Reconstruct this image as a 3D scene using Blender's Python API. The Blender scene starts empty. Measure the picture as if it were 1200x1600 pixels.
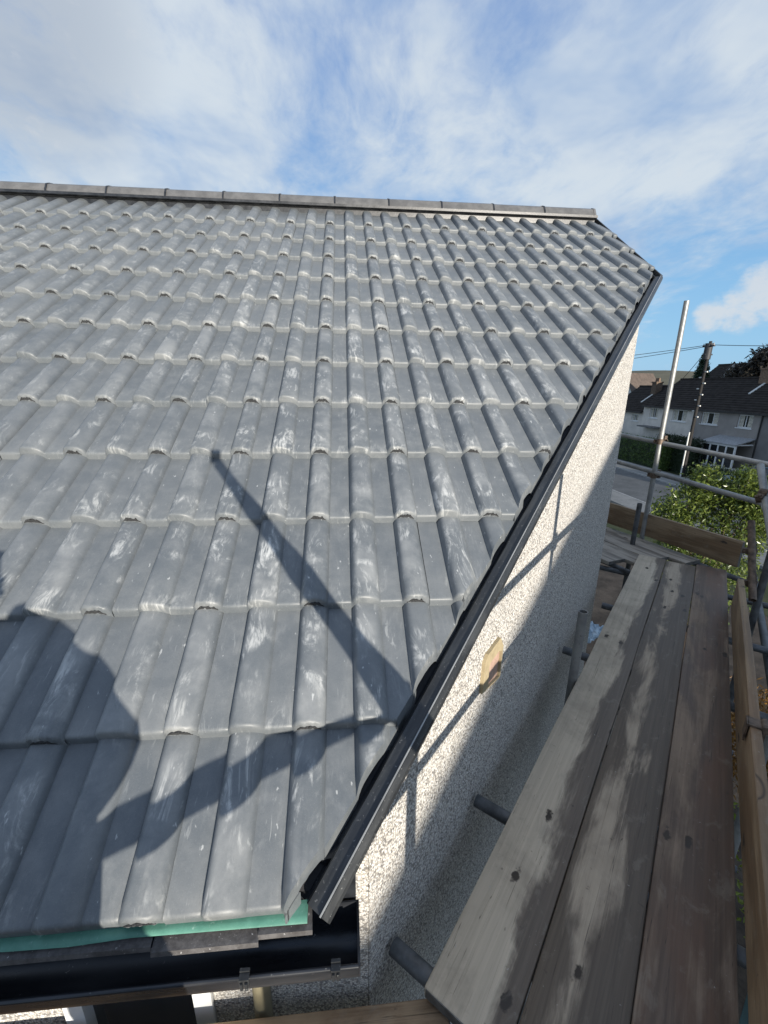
import bpy, bmesh, math, random
import numpy as np
from mathutils import Vector, Matrix
R = math.radians
SC = bpy.context.scene
COL = SC.collection
rnd = random.Random(7)

# ------------------------------------------------------------------ camera
cam_d = bpy.data.cameras.new('camera')
cam = bpy.data.objects.new('camera', cam_d); COL.objects.link(cam)
cam_d.sensor_fit = 'HORIZONTAL'; cam_d.sensor_width = 36.0; cam_d.lens = 674.83 * 36 / 1200
cam_d.clip_start = 0.02; cam_d.clip_end = 6000
CR = Vector((0.99630495, -0.08535651, 0.00952463))
CD = Vector((-0.01507004, -0.28291607, -0.95902627))
CF = Vector((0.0845538, 0.95533908, -0.28315701))
CAM = Vector((-0.01008731, -0.60577292, 0.99993361))
cam.matrix_world = Matrix(((CR.x, -CD.x, -CF.x, CAM.x), (CR.y, -CD.y, -CF.y, CAM.y),
                           (CR.z, -CD.z, -CF.z, CAM.z), (0, 0, 0, 1)))
SC.camera = cam

# ------------------------------------------------------------------ world, sun, exposure
SUN = Vector((0.275, -0.951, 0.140)).normalized()
ELEV = math.asin(SUN.z); AZ = math.atan2(SUN.x, SUN.y)
SC.view_settings.view_transform = 'Standard'
SC.view_settings.look = 'None'
SC.view_settings.gamma = 1.0
SC.view_settings.use_curve_mapping = False
SC.view_settings.exposure = 0.5
sun_d = bpy.data.lights.new('sun', 'SUN'); sun_d.energy = 5.0; sun_d.angle = R(0.53); sun_d.color = (1.0, 0.93, 0.82)
sun = bpy.data.objects.new('sun', sun_d); COL.objects.link(sun)
sun.rotation_euler = SUN.to_track_quat('Z', 'Y').to_euler()
sun.location = (5, -20, 12)


class NT:
    """tiny node-graph helper"""
    def __init__(self, tree):
        self.t = tree
    def n(self, kind, props=None, **ins):
        nd = self.t.nodes.new(kind)
        for k, v in (props or {}).items():
            setattr(nd, k, v)
        for k, v in ins.items():
            key = int(k[1:]) if k[0] == 'i' and k[1:].isdigit() else k.replace('_', ' ')
            sock = nd.inputs[key]
            if isinstance(v, bpy.types.NodeSocket):
                self.t.links.new(v, sock)
            elif isinstance(v, bpy.types.Node):
                self.t.links.new(v.outputs[0], sock)
            else:
                sock.default_value = v
        return nd
    def math(self, op, a, b=0.0, c=0.0, clamp=False):
        nd = self.n('ShaderNodeMath', {'operation': op, 'use_clamp': clamp}, i0=a, i1=b)
        if op in ('MULTIPLY_ADD', 'SMOOTH_MIN', 'COMPARE'):
            s = nd.inputs[2]
            if isinstance(c, (bpy.types.NodeSocket,)): self.t.links.new(c, s)
            else: s.default_value = c
        return nd.outputs[0]
    def step(self, v, lo, hi, t0=0.0, t1=1.0):
        return self.n('ShaderNodeMapRange', {'interpolation_type': 'SMOOTHSTEP'}, Value=v, From_Min=lo, From_Max=hi,
                      To_Min=t0, To_Max=t1).outputs[0]
    def mix(self, f, a, b, blend='MIX'):
        nd = self.t.nodes.new('ShaderNodeMix'); nd.data_type = 'RGBA'; nd.blend_type = blend
        for s, v in ((nd.inputs[0], f), (nd.inputs[6], a), (nd.inputs[7], b)):
            if isinstance(v, bpy.types.NodeSocket): self.t.links.new(v, s)
            elif isinstance(v, (int, float)): s.default_value = v
            else: s.default_value = (v[0], v[1], v[2], 1)
        return nd.outputs[2]
    def noise(self, vec, scale, detail=4, rough=0.55, dist=0.0, out=0):
        return self.n('ShaderNodeTexNoise', None, Vector=vec, Scale=scale, Detail=detail, Roughness=rough,
                      Distortion=dist).outputs[out]
    def mapping(self, vec, loc=(0, 0, 0), rot=(0, 0, 0), scale=(1, 1, 1)):
        return self.n('ShaderNodeMapping', None, Vector=vec, Location=loc, Rotation=rot, Scale=scale).outputs[0]
    def vmath(self, op, a, b=(0, 0, 0)):
        return self.n('ShaderNodeVectorMath', {'operation': op}, i0=a, i1=b)
    def sep(self, v):
        return self.n('ShaderNodeSeparateXYZ', None, Vector=v).outputs
    def comb(self, x, y, z):
        return self.n('ShaderNodeCombineXYZ', None, X=x, Y=y, Z=z).outputs[0]


world = bpy.data.worlds.new('World'); SC.world = world; world.use_nodes = True
wt = world.node_tree; wt.nodes.clear(); w = NT(wt)
sky = w.n('ShaderNodeTexSky', {'sky_type': 'NISHITA', 'sun_disc': False, 'sun_elevation': ELEV, 'sun_rotation': AZ,
                               'altitude': 100, 'air_density': 1.0, 'dust_density': 0.6, 'ozone_density': 1.0})
dirv = w.vmath('NORMALIZE', w.n('ShaderNodeTexCoord').outputs['Generated']).outputs[0]
dx, dy, dz = w.sep(dirv)
den = w.math('ADD', w.math('MAXIMUM', dz, 0.0), 0.16)
cl = w.comb(w.math('DIVIDE', dx, den), w.math('DIVIDE', dy, den), 0.0)
warp = w.noise(w.mapping(cl, (3.1, 1.7, 0)), 1.1, 3, 0.5, 0, 1)
cl2 = w.vmath('ADD', cl, w.vmath('SCALE', warp).outputs[0]).outputs[0]
for nd in wt.nodes:
    if nd.type == 'VECT_MATH' and nd.operation == 'SCALE': nd.inputs['Scale'].default_value = 0.35
big = w.noise(w.mapping(cl2, (5.3, 2.2, 0.0), (0, 0, R(-8)), (1.15, 0.85, 1)), 0.95, 6, 0.58, 0.25)
fine = w.noise(w.mapping(cl2, (1.3, 7.2, 2.0), (0, 0, R(-10)), (1.9, 1.25, 1)), 2.4, 8, 0.60, 0.25)
rip = w.noise(w.mapping(cl2, (9.3, 4.2, 1.0), (0, 0, R(35)), (1.6, 1.0, 1)), 6.5, 6, 0.6, 0.3)
cover = w.math('ADD', w.math('MULTIPLY', big, 0.36), w.math('ADD', w.math('MULTIPLY', fine, 0.52), w.math('MULTIPLY', rip, 0.27)))
def blob(d, r0, r1):
    d = Vector(d).normalized()
    dp = w.vmath('DOT_PRODUCT', dirv, tuple(d)).outputs['Value']
    return w.step(dp, math.cos(R(r1)), math.cos(R(r0)))
def pix(x, y):
    return CR * ((x - 600) / 674.83) + CD * ((y - 800) / 674.83) + CF
for (px, py, r0, r1, k) in ((190, 120, 2, 22, 0.12), (505, 130, 0.5, 14, 0.03), (1045, 505, 2, 13, -0.22), (1190, 560, 2, 12, -0.18),
                            (40, 275, 0.5, 8, -0.09), (470, 290, 0.5, 8, -0.06), (660, 300, 0.5, 8, -0.06), (760, 90, 1, 12, -0.05), (330, 60, 1, 12, -0.04), (860, 180, 4, 26, 0.05), (980, 350, 4, 16, 0.06)):
    cover = w.math('ADD', cover, w.math('MULTIPLY', blob(pix(px, py), r0, r1), k))
mask = w.step(cover, 0.34, 0.70)
# one small cumulus low over the street
puffn = w.noise(w.mapping(dirv, (0.4, 0, 0), (0, 0, 0), (1, 1, 1.5)), 26, 6, 0.6)
puff = w.math('MAXIMUM', w.math('MAXIMUM', blob(pix(1112, 492), 0.1, 2.3), blob(pix(1158, 482), 0.2, 3.0)), blob(pix(1200, 458), 0.3, 3.6))
puff = w.step(w.math('ADD', puff, w.math('MULTIPLY', puffn, 1.9)), 1.12, 2.05)
mask = w.math('MAXIMUM', w.math('MULTIPLY', mask, 0.90), w.math('MULTIPLY', puff, 0.72))
shade = w.noise(w.mapping(cl2, (8.0, 3.0, 5.0)), 1.3, 5, 0.6)
ccol = w.mix(w.step(shade, 0.34, 0.62), (2.4, 3.4, 5.0), (4.9, 5.4, 5.8))
ccol = w.mix(w.math('MULTIPLY', blob(pix(-20, -10), 2, 13), 0.45), ccol, (1.9, 2.2, 2.8))
ccol = w.mix(puff, ccol, (5.4, 5.4, 5.4))
grad = w.mix(w.step(dz, -0.02, 0.62), (2.0, 4.3, 6.8), (0.95, 2.1, 4.9))
blue = w.mix(0.78, sky.outputs[0], grad)
skyc = w.mix(mask, blue, ccol)
bg = w.n('ShaderNodeBackground', None, Color=skyc, Strength=0.1)
wo = w.n('ShaderNodeOutputWorld'); wt.links.new(bg.outputs[0], wo.inputs['Surface'])

# ------------------------------------------------------------------ materials
def material(name, build):
    m = bpy.data.materials.new(name); m.use_nodes = True
    t = m.node_tree; t.nodes.clear(); g = NT(t)
    bsdf = g.n('ShaderNodeBsdfPrincipled'); out = g.n('ShaderNodeOutputMaterial')
    t.links.new(bsdf.outputs[0], out.inputs['Surface'])
    build(g, bsdf)
    return m
def setb(g, bsdf, color=None, rough=None, metal=None, spec=None, normal=None):
    for k, v in (('Base Color', color), ('Roughness', rough), ('Metallic', metal), ('Specular IOR Level', spec), ('Normal', normal)):
        if v is None: continue
        s = bsdf.inputs[k]
        if isinstance(v, bpy.types.NodeSocket): g.t.links.new(v, s)
        elif k == 'Base Color': s.default_value = (v[0], v[1], v[2], 1)
        else: s.default_value = v
def bump(g, h, strength=0.3, dist=0.002):
    return g.n('ShaderNodeBump', None, Height=h, Strength=strength, Distance=dist).outputs[0]
def objco(g, rand=True):
    co = g.n('ShaderNodeTexCoord').outputs['Object']
    if rand:
        r = g.n('ShaderNodeObjectInfo').outputs['Random']
        off = g.math('MULTIPLY', r, 37.0)
        co = g.vmath('ADD', co, g.comb(off, g.math('MULTIPLY', r, 91.0), off)).outputs[0]
    return co

def simple(name, color, rough=0.6, var=0.25, scale=8.0, metal=0.0, bstr=0.0, bscale=60, spec=None):
    def b(g, s):
        co = objco(g)
        n = g.noise(co, scale, 5, 0.6)
        f = g.step(n, 0.3, 0.7)
        c = g.mix(f, tuple(x * (1 - var) for x in color), tuple(min(1, x * (1 + var)) for x in color))
        nm = None
        if bstr: nm = bump(g, g.noise(co, bscale, 4, 0.6), bstr, 0.003)
        setb(g, s, c, g.math('ADD', g.math('MULTIPLY', n, 0.2), rough - 0.1), metal, spec, nm)
    return material(name, b)

def tile_mat(g, s):
    raw = g.n('ShaderNodeTexCoord').outputs['Object']
    rx, ry, rz = g.sep(raw)
    co = objco(g)
    rand = g.n('ShaderNodeObjectInfo').outputs['Random']
    pos = g.n('ShaderNodeNewGeometry').outputs['Position']
    base = g.mix(rand, (0.110, 0.123, 0.134), (0.136, 0.148, 0.157))
    mott = g.noise(co, 14, 6, 0.65)
    base = g.mix(g.step(mott, 0.35, 0.75), base, (0.160, 0.171, 0.178))
    speck = g.noise(co, 420, 2, 0.5)
    base = g.mix(g.step(speck, 0.56, 0.72, 0, 0.3), base, (0.21, 0.222, 0.23))
    base = g.mix(g.step(g.noise(co, 300, 3, 0.6), 0.56, 0.70, 0, 0.28), base, (0.075, 0.082, 0.088))
    # foot and cement scuffs, densest on the crests of the rolls
    crest = g.step(rz, 0.020, 0.044)
    area = g.step(g.noise(pos, 0.55, 2, 0.5), 0.40, 0.60)
    midx = g.step(g.math('ABSOLUTE', g.math('SUBTRACT', g.sep(pos)[0], 0.15)), 1.9, 0.35)      # the strip that was walked on
    area = g.math('MULTIPLY', g.math('MAXIMUM', g.math('MULTIPLY', area, 0.5), midx), g.step(g.sep(pos)[1], 3.3, 1.6, 0.35, 1.0))
    sw = g.noise(g.mapping(co, (0, 0, 0), (0, 0, 0.35), (15, 5.5, 4)), 1.0, 8, 0.68, 2.2)
    st = g.noise(g.mapping(co, (4, 9, 0), (0, 0, -0.5), (70, 14, 10)), 1.0, 6, 0.7, 1.2)
    patch = g.step(g.noise(co, 7.0, 4, 0.55, 0.8), 0.42, 0.60)
    scuff = g.math('MULTIPLY', g.step(sw, 0.47, 0.64), g.step(st, 0.34, 0.58))
    scuff = g.math('MULTIPLY', scuff, patch)
    amt = g.math('MULTIPLY', g.math('ADD', g.math('MULTIPLY', crest, 0.88), 0.10), g.math('ADD', g.math('MULTIPLY', area, 0.85), 0.15))
    scuff = g.math('MULTIPLY', scuff, amt, clamp=True)
    base = g.mix(scuff, base, (0.52, 0.525, 0.51))
    dust = g.math('MULTIPLY', g.step(g.noise(co, 5, 5, 0.6, 0.4), 0.42, 0.72), g.math('MULTIPLY', crest, g.math('ADD', g.math('MULTIPLY', area, 0.40), 0.2)))
    base = g.mix(dust, base, (0.34, 0.345, 0.34))
    rub = g.noise(g.mapping(co, (2, 5, 0), (0, 0, 0.9), (95, 16, 10)), 1.0, 4, 0.6, 0.6)
    base = g.mix(g.math('MULTIPLY', g.math('MULTIPLY', g.step(rub, 0.62, 0.70), patch), g.math('MULTIPLY', area, 0.40)), base, (0.45, 0.46, 0.45))
    # pale rubbed nose at the lower edge
    nose = g.math('MULTIPLY', g.step(ry, 0.030, 0.004), g.step(g.noise(co, 55, 4, 0.6), 0.46, 0.66))
    base = g.mix(g.math('MULTIPLY', nose, 0.0), base, (0.36, 0.37, 0.37))
    chips = g.math('MULTIPLY', g.step(g.noise(g.mapping(co, (7, 1, 3), (0, 0, 0), (1, 0.45, 1)), 75, 3, 0.5), 0.70, 0.76), 0.6)
    base = g.mix(g.math('MULTIPLY', chips, area), base, (0.55, 0.56, 0.55))
    rough = g.math('ADD', g.math('MULTIPLY', mott, 0.22), 0.36)
    setb(g, s, base, rough, 0, 0.45, bump(g, g.math('ADD', g.math('MULTIPLY', speck, 0.5), mott), 0.12, 0.0012))
M_TILE = material('dark grey concrete tile', tile_mat)
M_JOINT_SHADE = simple('painted joint shade', (0.035, 0.036, 0.038), 0.9, 0.6, 260, bstr=0.8, bscale=300)  # near-black colour standing in for shade inside the joint hollow

def dash_mat(g, s):
    co = g.n('ShaderNodeTexCoord').outputs['Object']
    v = g.n('ShaderNodeTexVoronoi', {'feature': 'F1'}, Vector=co, Scale=175.0, Randomness=1.0)
    d = v.outputs['Distance']; cr, cg_, cb = g.sep(v.outputs['Color'])
    c = g.mix(g.step(cr, 0.05, 0.45), (0.44, 0.40, 0.345), (0.82, 0.78, 0.71))
    c = g.mix(g.step(cg_, 0.66, 0.70), c, (0.86, 0.85, 0.82))
    c = g.mix(g.step(cb, 0.76, 0.79), c, (0.20, 0.19, 0.185))
    c = g.mix(g.step(d, 0.32, 0.60, 0, 0.65), c, (0.20, 0.185, 0.165))
    big = g.noise(co, 2.2, 5, 0.6)
    c = g.mix(g.step(big, 0.35, 0.75, 0, 0.25), c, (0.40, 0.38, 0.36))
    h = g.math('SUBTRACT', 1.0, d)
    setb(g, s, c, 0.85, 0, 0.3, bump(g, h, 0.6, 0.005))
M_DASH = material('pebbledash render', dash_mat)

def wood(name, wet, dry, slope=0.0, bias=0.0, brown=(0.12, 0.085, 0.06), bfac=0.3, seed=0.0, cent=0.0):
    def b(g, s):
        co = g.n('ShaderNodeTexCoord').outputs['Object']
        co = g.vmath('ADD', co, (seed, seed * 0.37, 0)).outputs[0]
        x, y, z = g.sep(g.n('ShaderNodeTexCoord').outputs['Object'])
        grain = g.noise(g.mapping(co, scale=(1.5, 60, 60)), 1.0, 7, 0.65, 0.5)
        fgrain = g.noise(g.mapping(co, scale=(7, 190, 190)), 1.0, 4, 0.6, 0.2)
        patch = g.noise(g.mapping(co, scale=(1.5, 6.5, 5)), 1.0, 8, 0.60, 0.7)
        f = g.math('ADD', g.math('ADD', patch, bias), g.math('MULTIPLY', y, slope))
        if cent: f = g.math('SUBTRACT', f, g.math('MULTIPLY', g.math('ABSOLUTE', g.math('SUBTRACT', y, 0.03)), cent))
        f = g.step(g.math('ADD', f, g.math('MULTIPLY', grain, 0.12)), 0.47, 0.64)
        dryc = g.mix(g.step(grain, 0.3, 0.75), tuple(k * 0.86 for k in dry), tuple(k * 1.06 for k in dry))
        wetc = g.mix(g.step(grain, 0.35, 0.7), tuple(k * 0.82 for k in wet), tuple(k * 1.18 for k in wet))
        wetc = g.mix(g.math('MULTIPLY', g.step(g.noise(g.mapping(co, (3, 3, 0), (0, 0, 0), (1.3, 7, 3)), 1.0, 4), 0.45, 0.7), bfac), wetc, brown)
        c = g.mix(f, wetc, dryc)
        c = g.mix(g.step(fgrain, 0.58, 0.75, 0, 0.22), c, (0.05, 0.04, 0.03))
        vk = g.n('ShaderNodeTexVoronoi', {'feature': 'F1', 'voronoi_dimensions': '2D'}, Vector=g.mapping(co, scale=(3.4, 7.5, 1)), Scale=1.0)
        kn = g.step(g.math('ADD', vk.outputs['Distance'], g.math('MULTIPLY', g.noise(co, 28, 4), 0.26)), 0.19, 0.24)
        pick = g.step(g.sep(vk.outputs['Color'])[0], 0.76, 0.77)
        c = g.mix(g.math('MULTIPLY', g.math('SUBTRACT', 1.0, kn), pick), c, (0.05, 0.04, 0.032))
        dirt = g.noise(co, 3.2, 6, 0.65, 0.4)
        c = g.mix(g.step(dirt, 0.45, 0.70, 0, 0.35), c, tuple(k * 0.9 for k in wet))
        boot = g.step(g.noise(g.mapping(co, (2, 8, 0), (0, 0, 0.5), (1, 1.6, 1)), 9, 5, 0.7, 0.5), 0.56, 0.68)
        c = g.mix(g.math('MULTIPLY', boot, 0.3), c, (0.27, 0.235, 0.19))
        sp = g.noise(co, 62, 4, 0.6)
        c = g.mix(g.step(sp, 0.68, 0.74, 0, 0.7), c, (0.44, 0.42, 0.38))
        dk = g.noise(g.mapping(co, (5, 1, 2)), 26, 4, 0.6)
        c = g.mix(g.step(dk, 0.66, 0.74, 0, 0.6), c, (0.06, 0.048, 0.038))
        split = g.noise(g.mapping(co, (1, 2, 0), (0, 0, 0.004), (0.9, 55, 1)), 1.0, 2, 0.5, 0.3)
        c = g.mix(g.step(g.math('ABSOLUTE', g.math('SUBTRACT', split, 0.62)), 0.006, 0.0, 0, 0.7), c, (0.035, 0.028, 0.022))
        rough = g.math('ADD', g.math('MULTIPLY', f, 0.3), 0.52)
        setb(g, s, c, rough, 0, 0.35, bump(g, g.math('ADD', grain, g.math('MULTIPLY', fgrain, 0.6)), 0.35, 0.0025))
    return material(name, b)
M_WOOD_PALE = wood('dusty pale scaffold board', (0.15, 0.12, 0.092), (0.57, 0.485, 0.37), 4.2, 0.17, seed=1.3)
M_WOOD_WET = wood('damp scaffold board', (0.125, 0.100, 0.076), (0.45, 0.375, 0.285), 0.0, 0.09, cent=3.2, seed=5.1)
M_WOOD_DARK = wood('dark brown scaffold board', (0.125, 0.09, 0.067), (0.28, 0.215, 0.16), 0.5, -0.06, (0.17, 0.095, 0.06), 0.7, seed=8.8)
M_WOOD_GREY = wood('weathered grey scaffold board', (0.19, 0.165, 0.135), (0.42, 0.37, 0.31), 0.3, 0.03, seed=12.4)
M_WOOD_TAN = wood('muddy tan scaffold board', (0.20, 0.125, 0.07), (0.40, 0.29, 0.185), 0.2, 0.02, (0.24, 0.13, 0.075), 0.6, seed=3.0)
M_WOOD_TOE = wood('brown toe board', (0.20, 0.135, 0.08), (0.32, 0.235, 0.15), 0.0, -0.03, (0.22, 0.13, 0.07), 0.5, seed=6.6)

def tube_mat(g, s):
    co = objco(g)
    n = g.noise(co, 9, 6, 0.65); n2 = g.noise(co, 60, 4, 0.6)
    c = g.mix(g.step(n, 0.3, 0.7), (0.23, 0.235, 0.235), (0.36, 0.36, 0.345))
    c = g.mix(g.step(n2, 0.60, 0.72, 0, 0.5), c, (0.10, 0.085, 0.07))
    setb(g, s, c, g.math('ADD', g.math('MULTIPLY', n2, 0.3), 0.34), 0.45, 0.5, bump(g, n2, 0.15, 0.001))
M_TUBE = material('galvanised scaffold tube', tube_mat)
M_TUBE_DARK = simple('dull grey scaffold tube', (0.10, 0.105, 0.11), 0.5, 0.4, 14, 0.35, 0.15, 80)
M_COUPLER = simple('rusty coupler steel', (0.13, 0.095, 0.07), 0.6, 0.5, 30, 0.4, 0.4, 90)
M_BLACK = simple('black plastic trim', (0.020, 0.022, 0.026), 0.33, 0.4, 20, bstr=0.1, bscale=70, spec=0.5)
def guttm(g, s):
    co = objco(g)
    n = g.noise(g.mapping(co, scale=(3, 14, 14)), 1.0, 6, 0.6)
    sp = g.noise(co, 120, 3, 0.6)
    c = g.mix(g.step(n, 0.4, 0.75), (0.014, 0.016, 0.020), (0.042, 0.044, 0.050))
    c = g.mix(g.step(sp, 0.68, 0.75, 0, 0.5), c, (0.28, 0.28, 0.27))
    setb(g, s, c, g.math('ADD', g.math('MULTIPLY', n, 0.35), 0.14), 0, 0.5)
M_GUTTER = material('black gutter plastic', guttm)
def trimm(g, s):
    co = objco(g)
    n = g.noise(g.mapping(co, scale=(40, 6, 6)), 1.0, 6, 0.6, 0.8)
    sp = g.noise(co, 150, 4, 0.6)
    c = g.mix(g.step(n, 0.4, 0.75), (0.022, 0.024, 0.027), (0.055, 0.058, 0.060))
    c = g.mix(g.step(sp, 0.62, 0.72, 0, 0.5), c, (0.30, 0.30, 0.29))
    setb(g, s, c, g.math('ADD', g.math('MULTIPLY', n, 0.25), 0.28), 0, 0.5, bump(g, sp, 0.1, 0.001))
M_TRIM = material('scuffed black verge trim', trimm)
M_RIDGE = simple('brown grey ridge tile', (0.118, 0.116, 0.114), 0.42, 0.2, 12, bstr=0.1, bscale=120)
def greenm(g, s):
    co = objco(g)
    n = g.noise(co, 18, 6, 0.65)
    sp = g.noise(co, 90, 4, 0.6)
    c = g.mix(g.step(n, 0.3, 0.7), (0.070, 0.205, 0.155), (0.115, 0.285, 0.22))
    c = g.mix(g.step(sp, 0.62, 0.74, 0, 0.6), c, (0.35, 0.50, 0.44))
    setb(g, s, c, 0.5, 0, 0.4, bump(g, n, 0.4, 0.003))
M_GREEN = material('green eaves tape', greenm)
def felt(g, s):
    co = objco(g); n = g.noise(co, 30, 6, 0.7); sp = g.noise(co, 160, 3, 0.6)
    c = g.mix(g.step(n, 0.35, 0.7), (0.06, 0.056, 0.056), (0.13, 0.125, 0.125))
    c = g.mix(g.step(sp, 0.66, 0.73, 0, 0.8), c, (0.5, 0.5, 0.5))
    setb(g, s, c, 0.55, 0, 0.4, bump(g, n, 0.5, 0.003))
M_TRAY = material('grey eaves tray', felt)
M_WHITE = simple('white upvc', (0.72, 0.73, 0.73), 0.4, 0.06, 4)
M_DIRTYWHITE = simple('weathered white paint', (0.60, 0.60, 0.57), 0.6, 0.12, 6)
M_GLASS = simple('dark window glass', (0.018, 0.022, 0.026), 0.08, 0.3, 1.5, spec=0.8)
M_CURTAIN = simple('net curtain', (0.50, 0.47, 0.40), 0.9, 0.3, 9)
M_TANBLOCK = simple('tan vent frame', (0.38, 0.31, 0.19), 0.8, 0.12, 30, bstr=0.3, bscale=120)
M_PINKBLOCK = simple('pink clay vent face', (0.46, 0.31, 0.24), 0.85, 0.15, 40, bstr=0.4, bscale=160)
M_UNDER = simple('roof underlay', (0.03, 0.03, 0.033), 0.9, 0.3, 10)

# ------------------------------------------------------------------ mesh helpers
class MB:
    def __init__(self): self.v = []; self.f = []; self.m = []
    def add(self, vs, fs, mi=0, M=None):
        o = len(self.v)
        for p in vs:
            p = Vector(p)
            if M is not None: p = M @ p
            self.v.append(tuple(p))
        for f in fs: self.f.append(tuple(i + o for i in f)); self.m.append(mi)
        return self
    def box(self, a, b, mi=0, M=None):
        x0, y0, z0 = a; x1, y1, z1 = b
        vs = [(x0, y0, z0), (x1, y0, z0), (x1, y1, z0), (x0, y1, z0), (x0, y0, z1), (x1, y0, z1), (x1, y1, z1), (x0, y1, z1)]
        fs = [(0, 3, 2, 1), (4, 5, 6, 7), (0, 1, 5, 4), (1, 2, 6, 5), (2, 3, 7, 6), (3, 0, 4, 7)]
        return self.add(vs, fs, mi, M)
    def prism(self, poly, y0, y1, mi=0, M=None):
        """poly in (x, z), swept along y; poly counter-clockwise seen from -y"""
        n = len(poly)
        vs = [(x, y0, z) for x, z in poly] + [(x, y1, z) for x, z in poly]
        fs = [tuple(range(n)), tuple(range(2 * n - 1, n - 1, -1))]
        fs += [(i, i + n, (i + 1) % n + n, (i + 1) % n) for i in range(n)]
        return self.add(vs, fs, mi, M)
    def tube(self, p0, p1, r=0.02415, ri=None, n=16, mi=0, r1=None):
        p0 = Vector(p0); p1 = Vector(p1); d = (p1 - p0).normalized(); r1 = r if r1 is None else r1
        q = d.to_track_quat('Z', 'Y'); ax = q @ Vector((1, 0, 0)); ay = q @ Vector((0, 1, 0))
        def ring(c, rr): return [tuple(c + ax * rr * math.cos(2 * math.pi * k / n) + ay * rr * math.sin(2 * math.pi * k / n)) for k in range(n)]
        if ri:
            vs = ring(p0, r) + ring(p1, r1) + ring(p0, ri) + ring(p1, ri)
            fs = []
            for k in range(n):
                j = (k + 1) % n
                fs += [(k, j, j + n, k + n), (2 * n + j, 2 * n + k, 3 * n + k, 3 * n + j), (k + n, j + n, 3 * n + j, 3 * n + k), (j, k, 2 * n + k, 2 * n + j)]
        else:
            vs = ring(p0, r) + ring(p1, r1)
            fs = [(k, (k + 1) % n, (k + 1) % n + n, k + n) for k in range(n)] + [tuple(range(n - 1, -1, -1)), tuple(range(n, 2 * n))]
        return self.add(vs, fs, mi)
    def data(self, name, mats, smooth=None):
        me = bpy.data.meshes.new(name); me.from_pydata(self.v, [], self.f)
        for m in (mats if isinstance(mats, (list, tuple)) else [mats]): me.materials.append(m)
        if any(self.m): me.polygons.foreach_set('material_index', self.m)
        if smooth is not None: smooth_mesh(me, smooth)
        me.update(); return me
    def build(self, name, mats, parent=None, smooth=None, M=None, **tags):
        return link(name, self.data(name, mats, smooth), parent, M, **tags)
def smooth_mesh(me, ang):
    me.polygons.foreach_set('use_smooth', [True] * len(me.polygons)); me.set_sharp_from_angle(angle=R(ang))
def tag(o, label=None, category=None, group=None, kind=None):
    for k, v in (('label', label), ('category', category), ('group', group), ('kind', kind)):
        if v: o[k] = v
    return o
def link(name, data, parent=None, M=None, **tags):
    o = bpy.data.objects.new(name, data); COL.objects.link(o)
    if parent is not None: o.parent = parent
    if M is not None: o.matrix_local = M
    return tag(o, **tags)
def empty(name, loc=(0, 0, 0), rz=0, **tags):
    o = bpy.data.objects.new(name, None); COL.objects.link(o); o.location = loc; o.rotation_euler = (0, 0, rz)
    o.empty_display_size = 0.2
    return tag(o, **tags)
def frame(origin, x, y, z):
    x, y, z = Vector(x), Vector(y), Vector(z); o = Vector(origin)
    return Matrix(((x.x, y.x, z.x, o.x), (x.y, y.y, z.y, o.y), (x.z, y.z, z.z, o.z), (0, 0, 0, 1)))
def bevelled(me, width=0.003, seg=2, ang=30):
    bm = bmesh.new(); bm.from_mesh(me)
    es = [e for e in bm.edges if len(e.link_faces) == 2 and e.calc_face_angle(0) > R(ang)]
    bmesh.ops.bevel(bm, geom=es, offset=width, segments=seg, affect='EDGES', profile=0.5)
    bm.to_mesh(me); bm.free(); smooth_mesh(me, 50); return me

# ------------------------------------------------------------------ key geometry
GZ = -6.0                                     # ground level below the eaves
TH = R(33.5)
U = Vector((1, 0, 0)); V = Vector((0, math.cos(TH), math.sin(TH))); NN = Vector((0, -math.sin(TH), math.cos(TH)))
ROOF = frame((0, 0, 0), U, V, NN)             # roof frame: x along eaves, y up the slope, z off it
SB = Vector((0.6540, 0.7565, 0)).normalized(); SN = Vector((SB.y, -SB.x, 0))      # along and out of the splayed wall
GU = 2.205                                    # gable verge
RV = 4.40                                     # ridge, metres up the slope
RIDGE = V * RV
EV0 = Vector((-0.056, -0.008, 0.0)); EV1 = Vector((2.215, 2.600, 2.600 * math.tan(TH)))   # line of the splayed verge on the roof

# ------------------------------------------------------------------ ground and street
def gmat(c1, c2, scale, bs=0.5):
    def b(g, s):
        co = g.n('ShaderNodeTexCoord').outputs['Object']
        n = g.noise(co, scale, 8, 0.65); n2 = g.noise(co, scale * 9, 5, 0.6)
        c = g.mix(g.step(n, 0.32, 0.68), c1, c2); c = g.mix(g.step(n2, 0.45, 0.75, 0, 0.4), c, tuple(k * 0.55 for k in c1))
        setb(g, s, c, 0.9, 0, 0.25, bump(g, n2, bs, 0.02))
    return b
M_GROUND = material('garden grass ground', gmat((0.035, 0.048, 0.018), (0.07, 0.075, 0.035), 1.2))
M_SOIL = material('muddy yard', gmat((0.045, 0.036, 0.028), (0.10, 0.08, 0.062), 1.6))
M_ROAD = material('asphalt', gmat((0.105, 0.108, 0.108), (0.15, 0.152, 0.15), 0.7, 0.2))
M_PAVE = material('pavement', gmat((0.20, 0.20, 0.19), (0.27, 0.265, 0.25), 0.9, 0.2))
M_KERB = simple('kerb stone', (0.33, 0.325, 0.31), 0.85, 0.15, 5)
M_HILL = material('moorland hill', gmat((0.10, 0.09, 0.055), (0.16, 0.14, 0.085), 0.006, 0.1))

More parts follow.
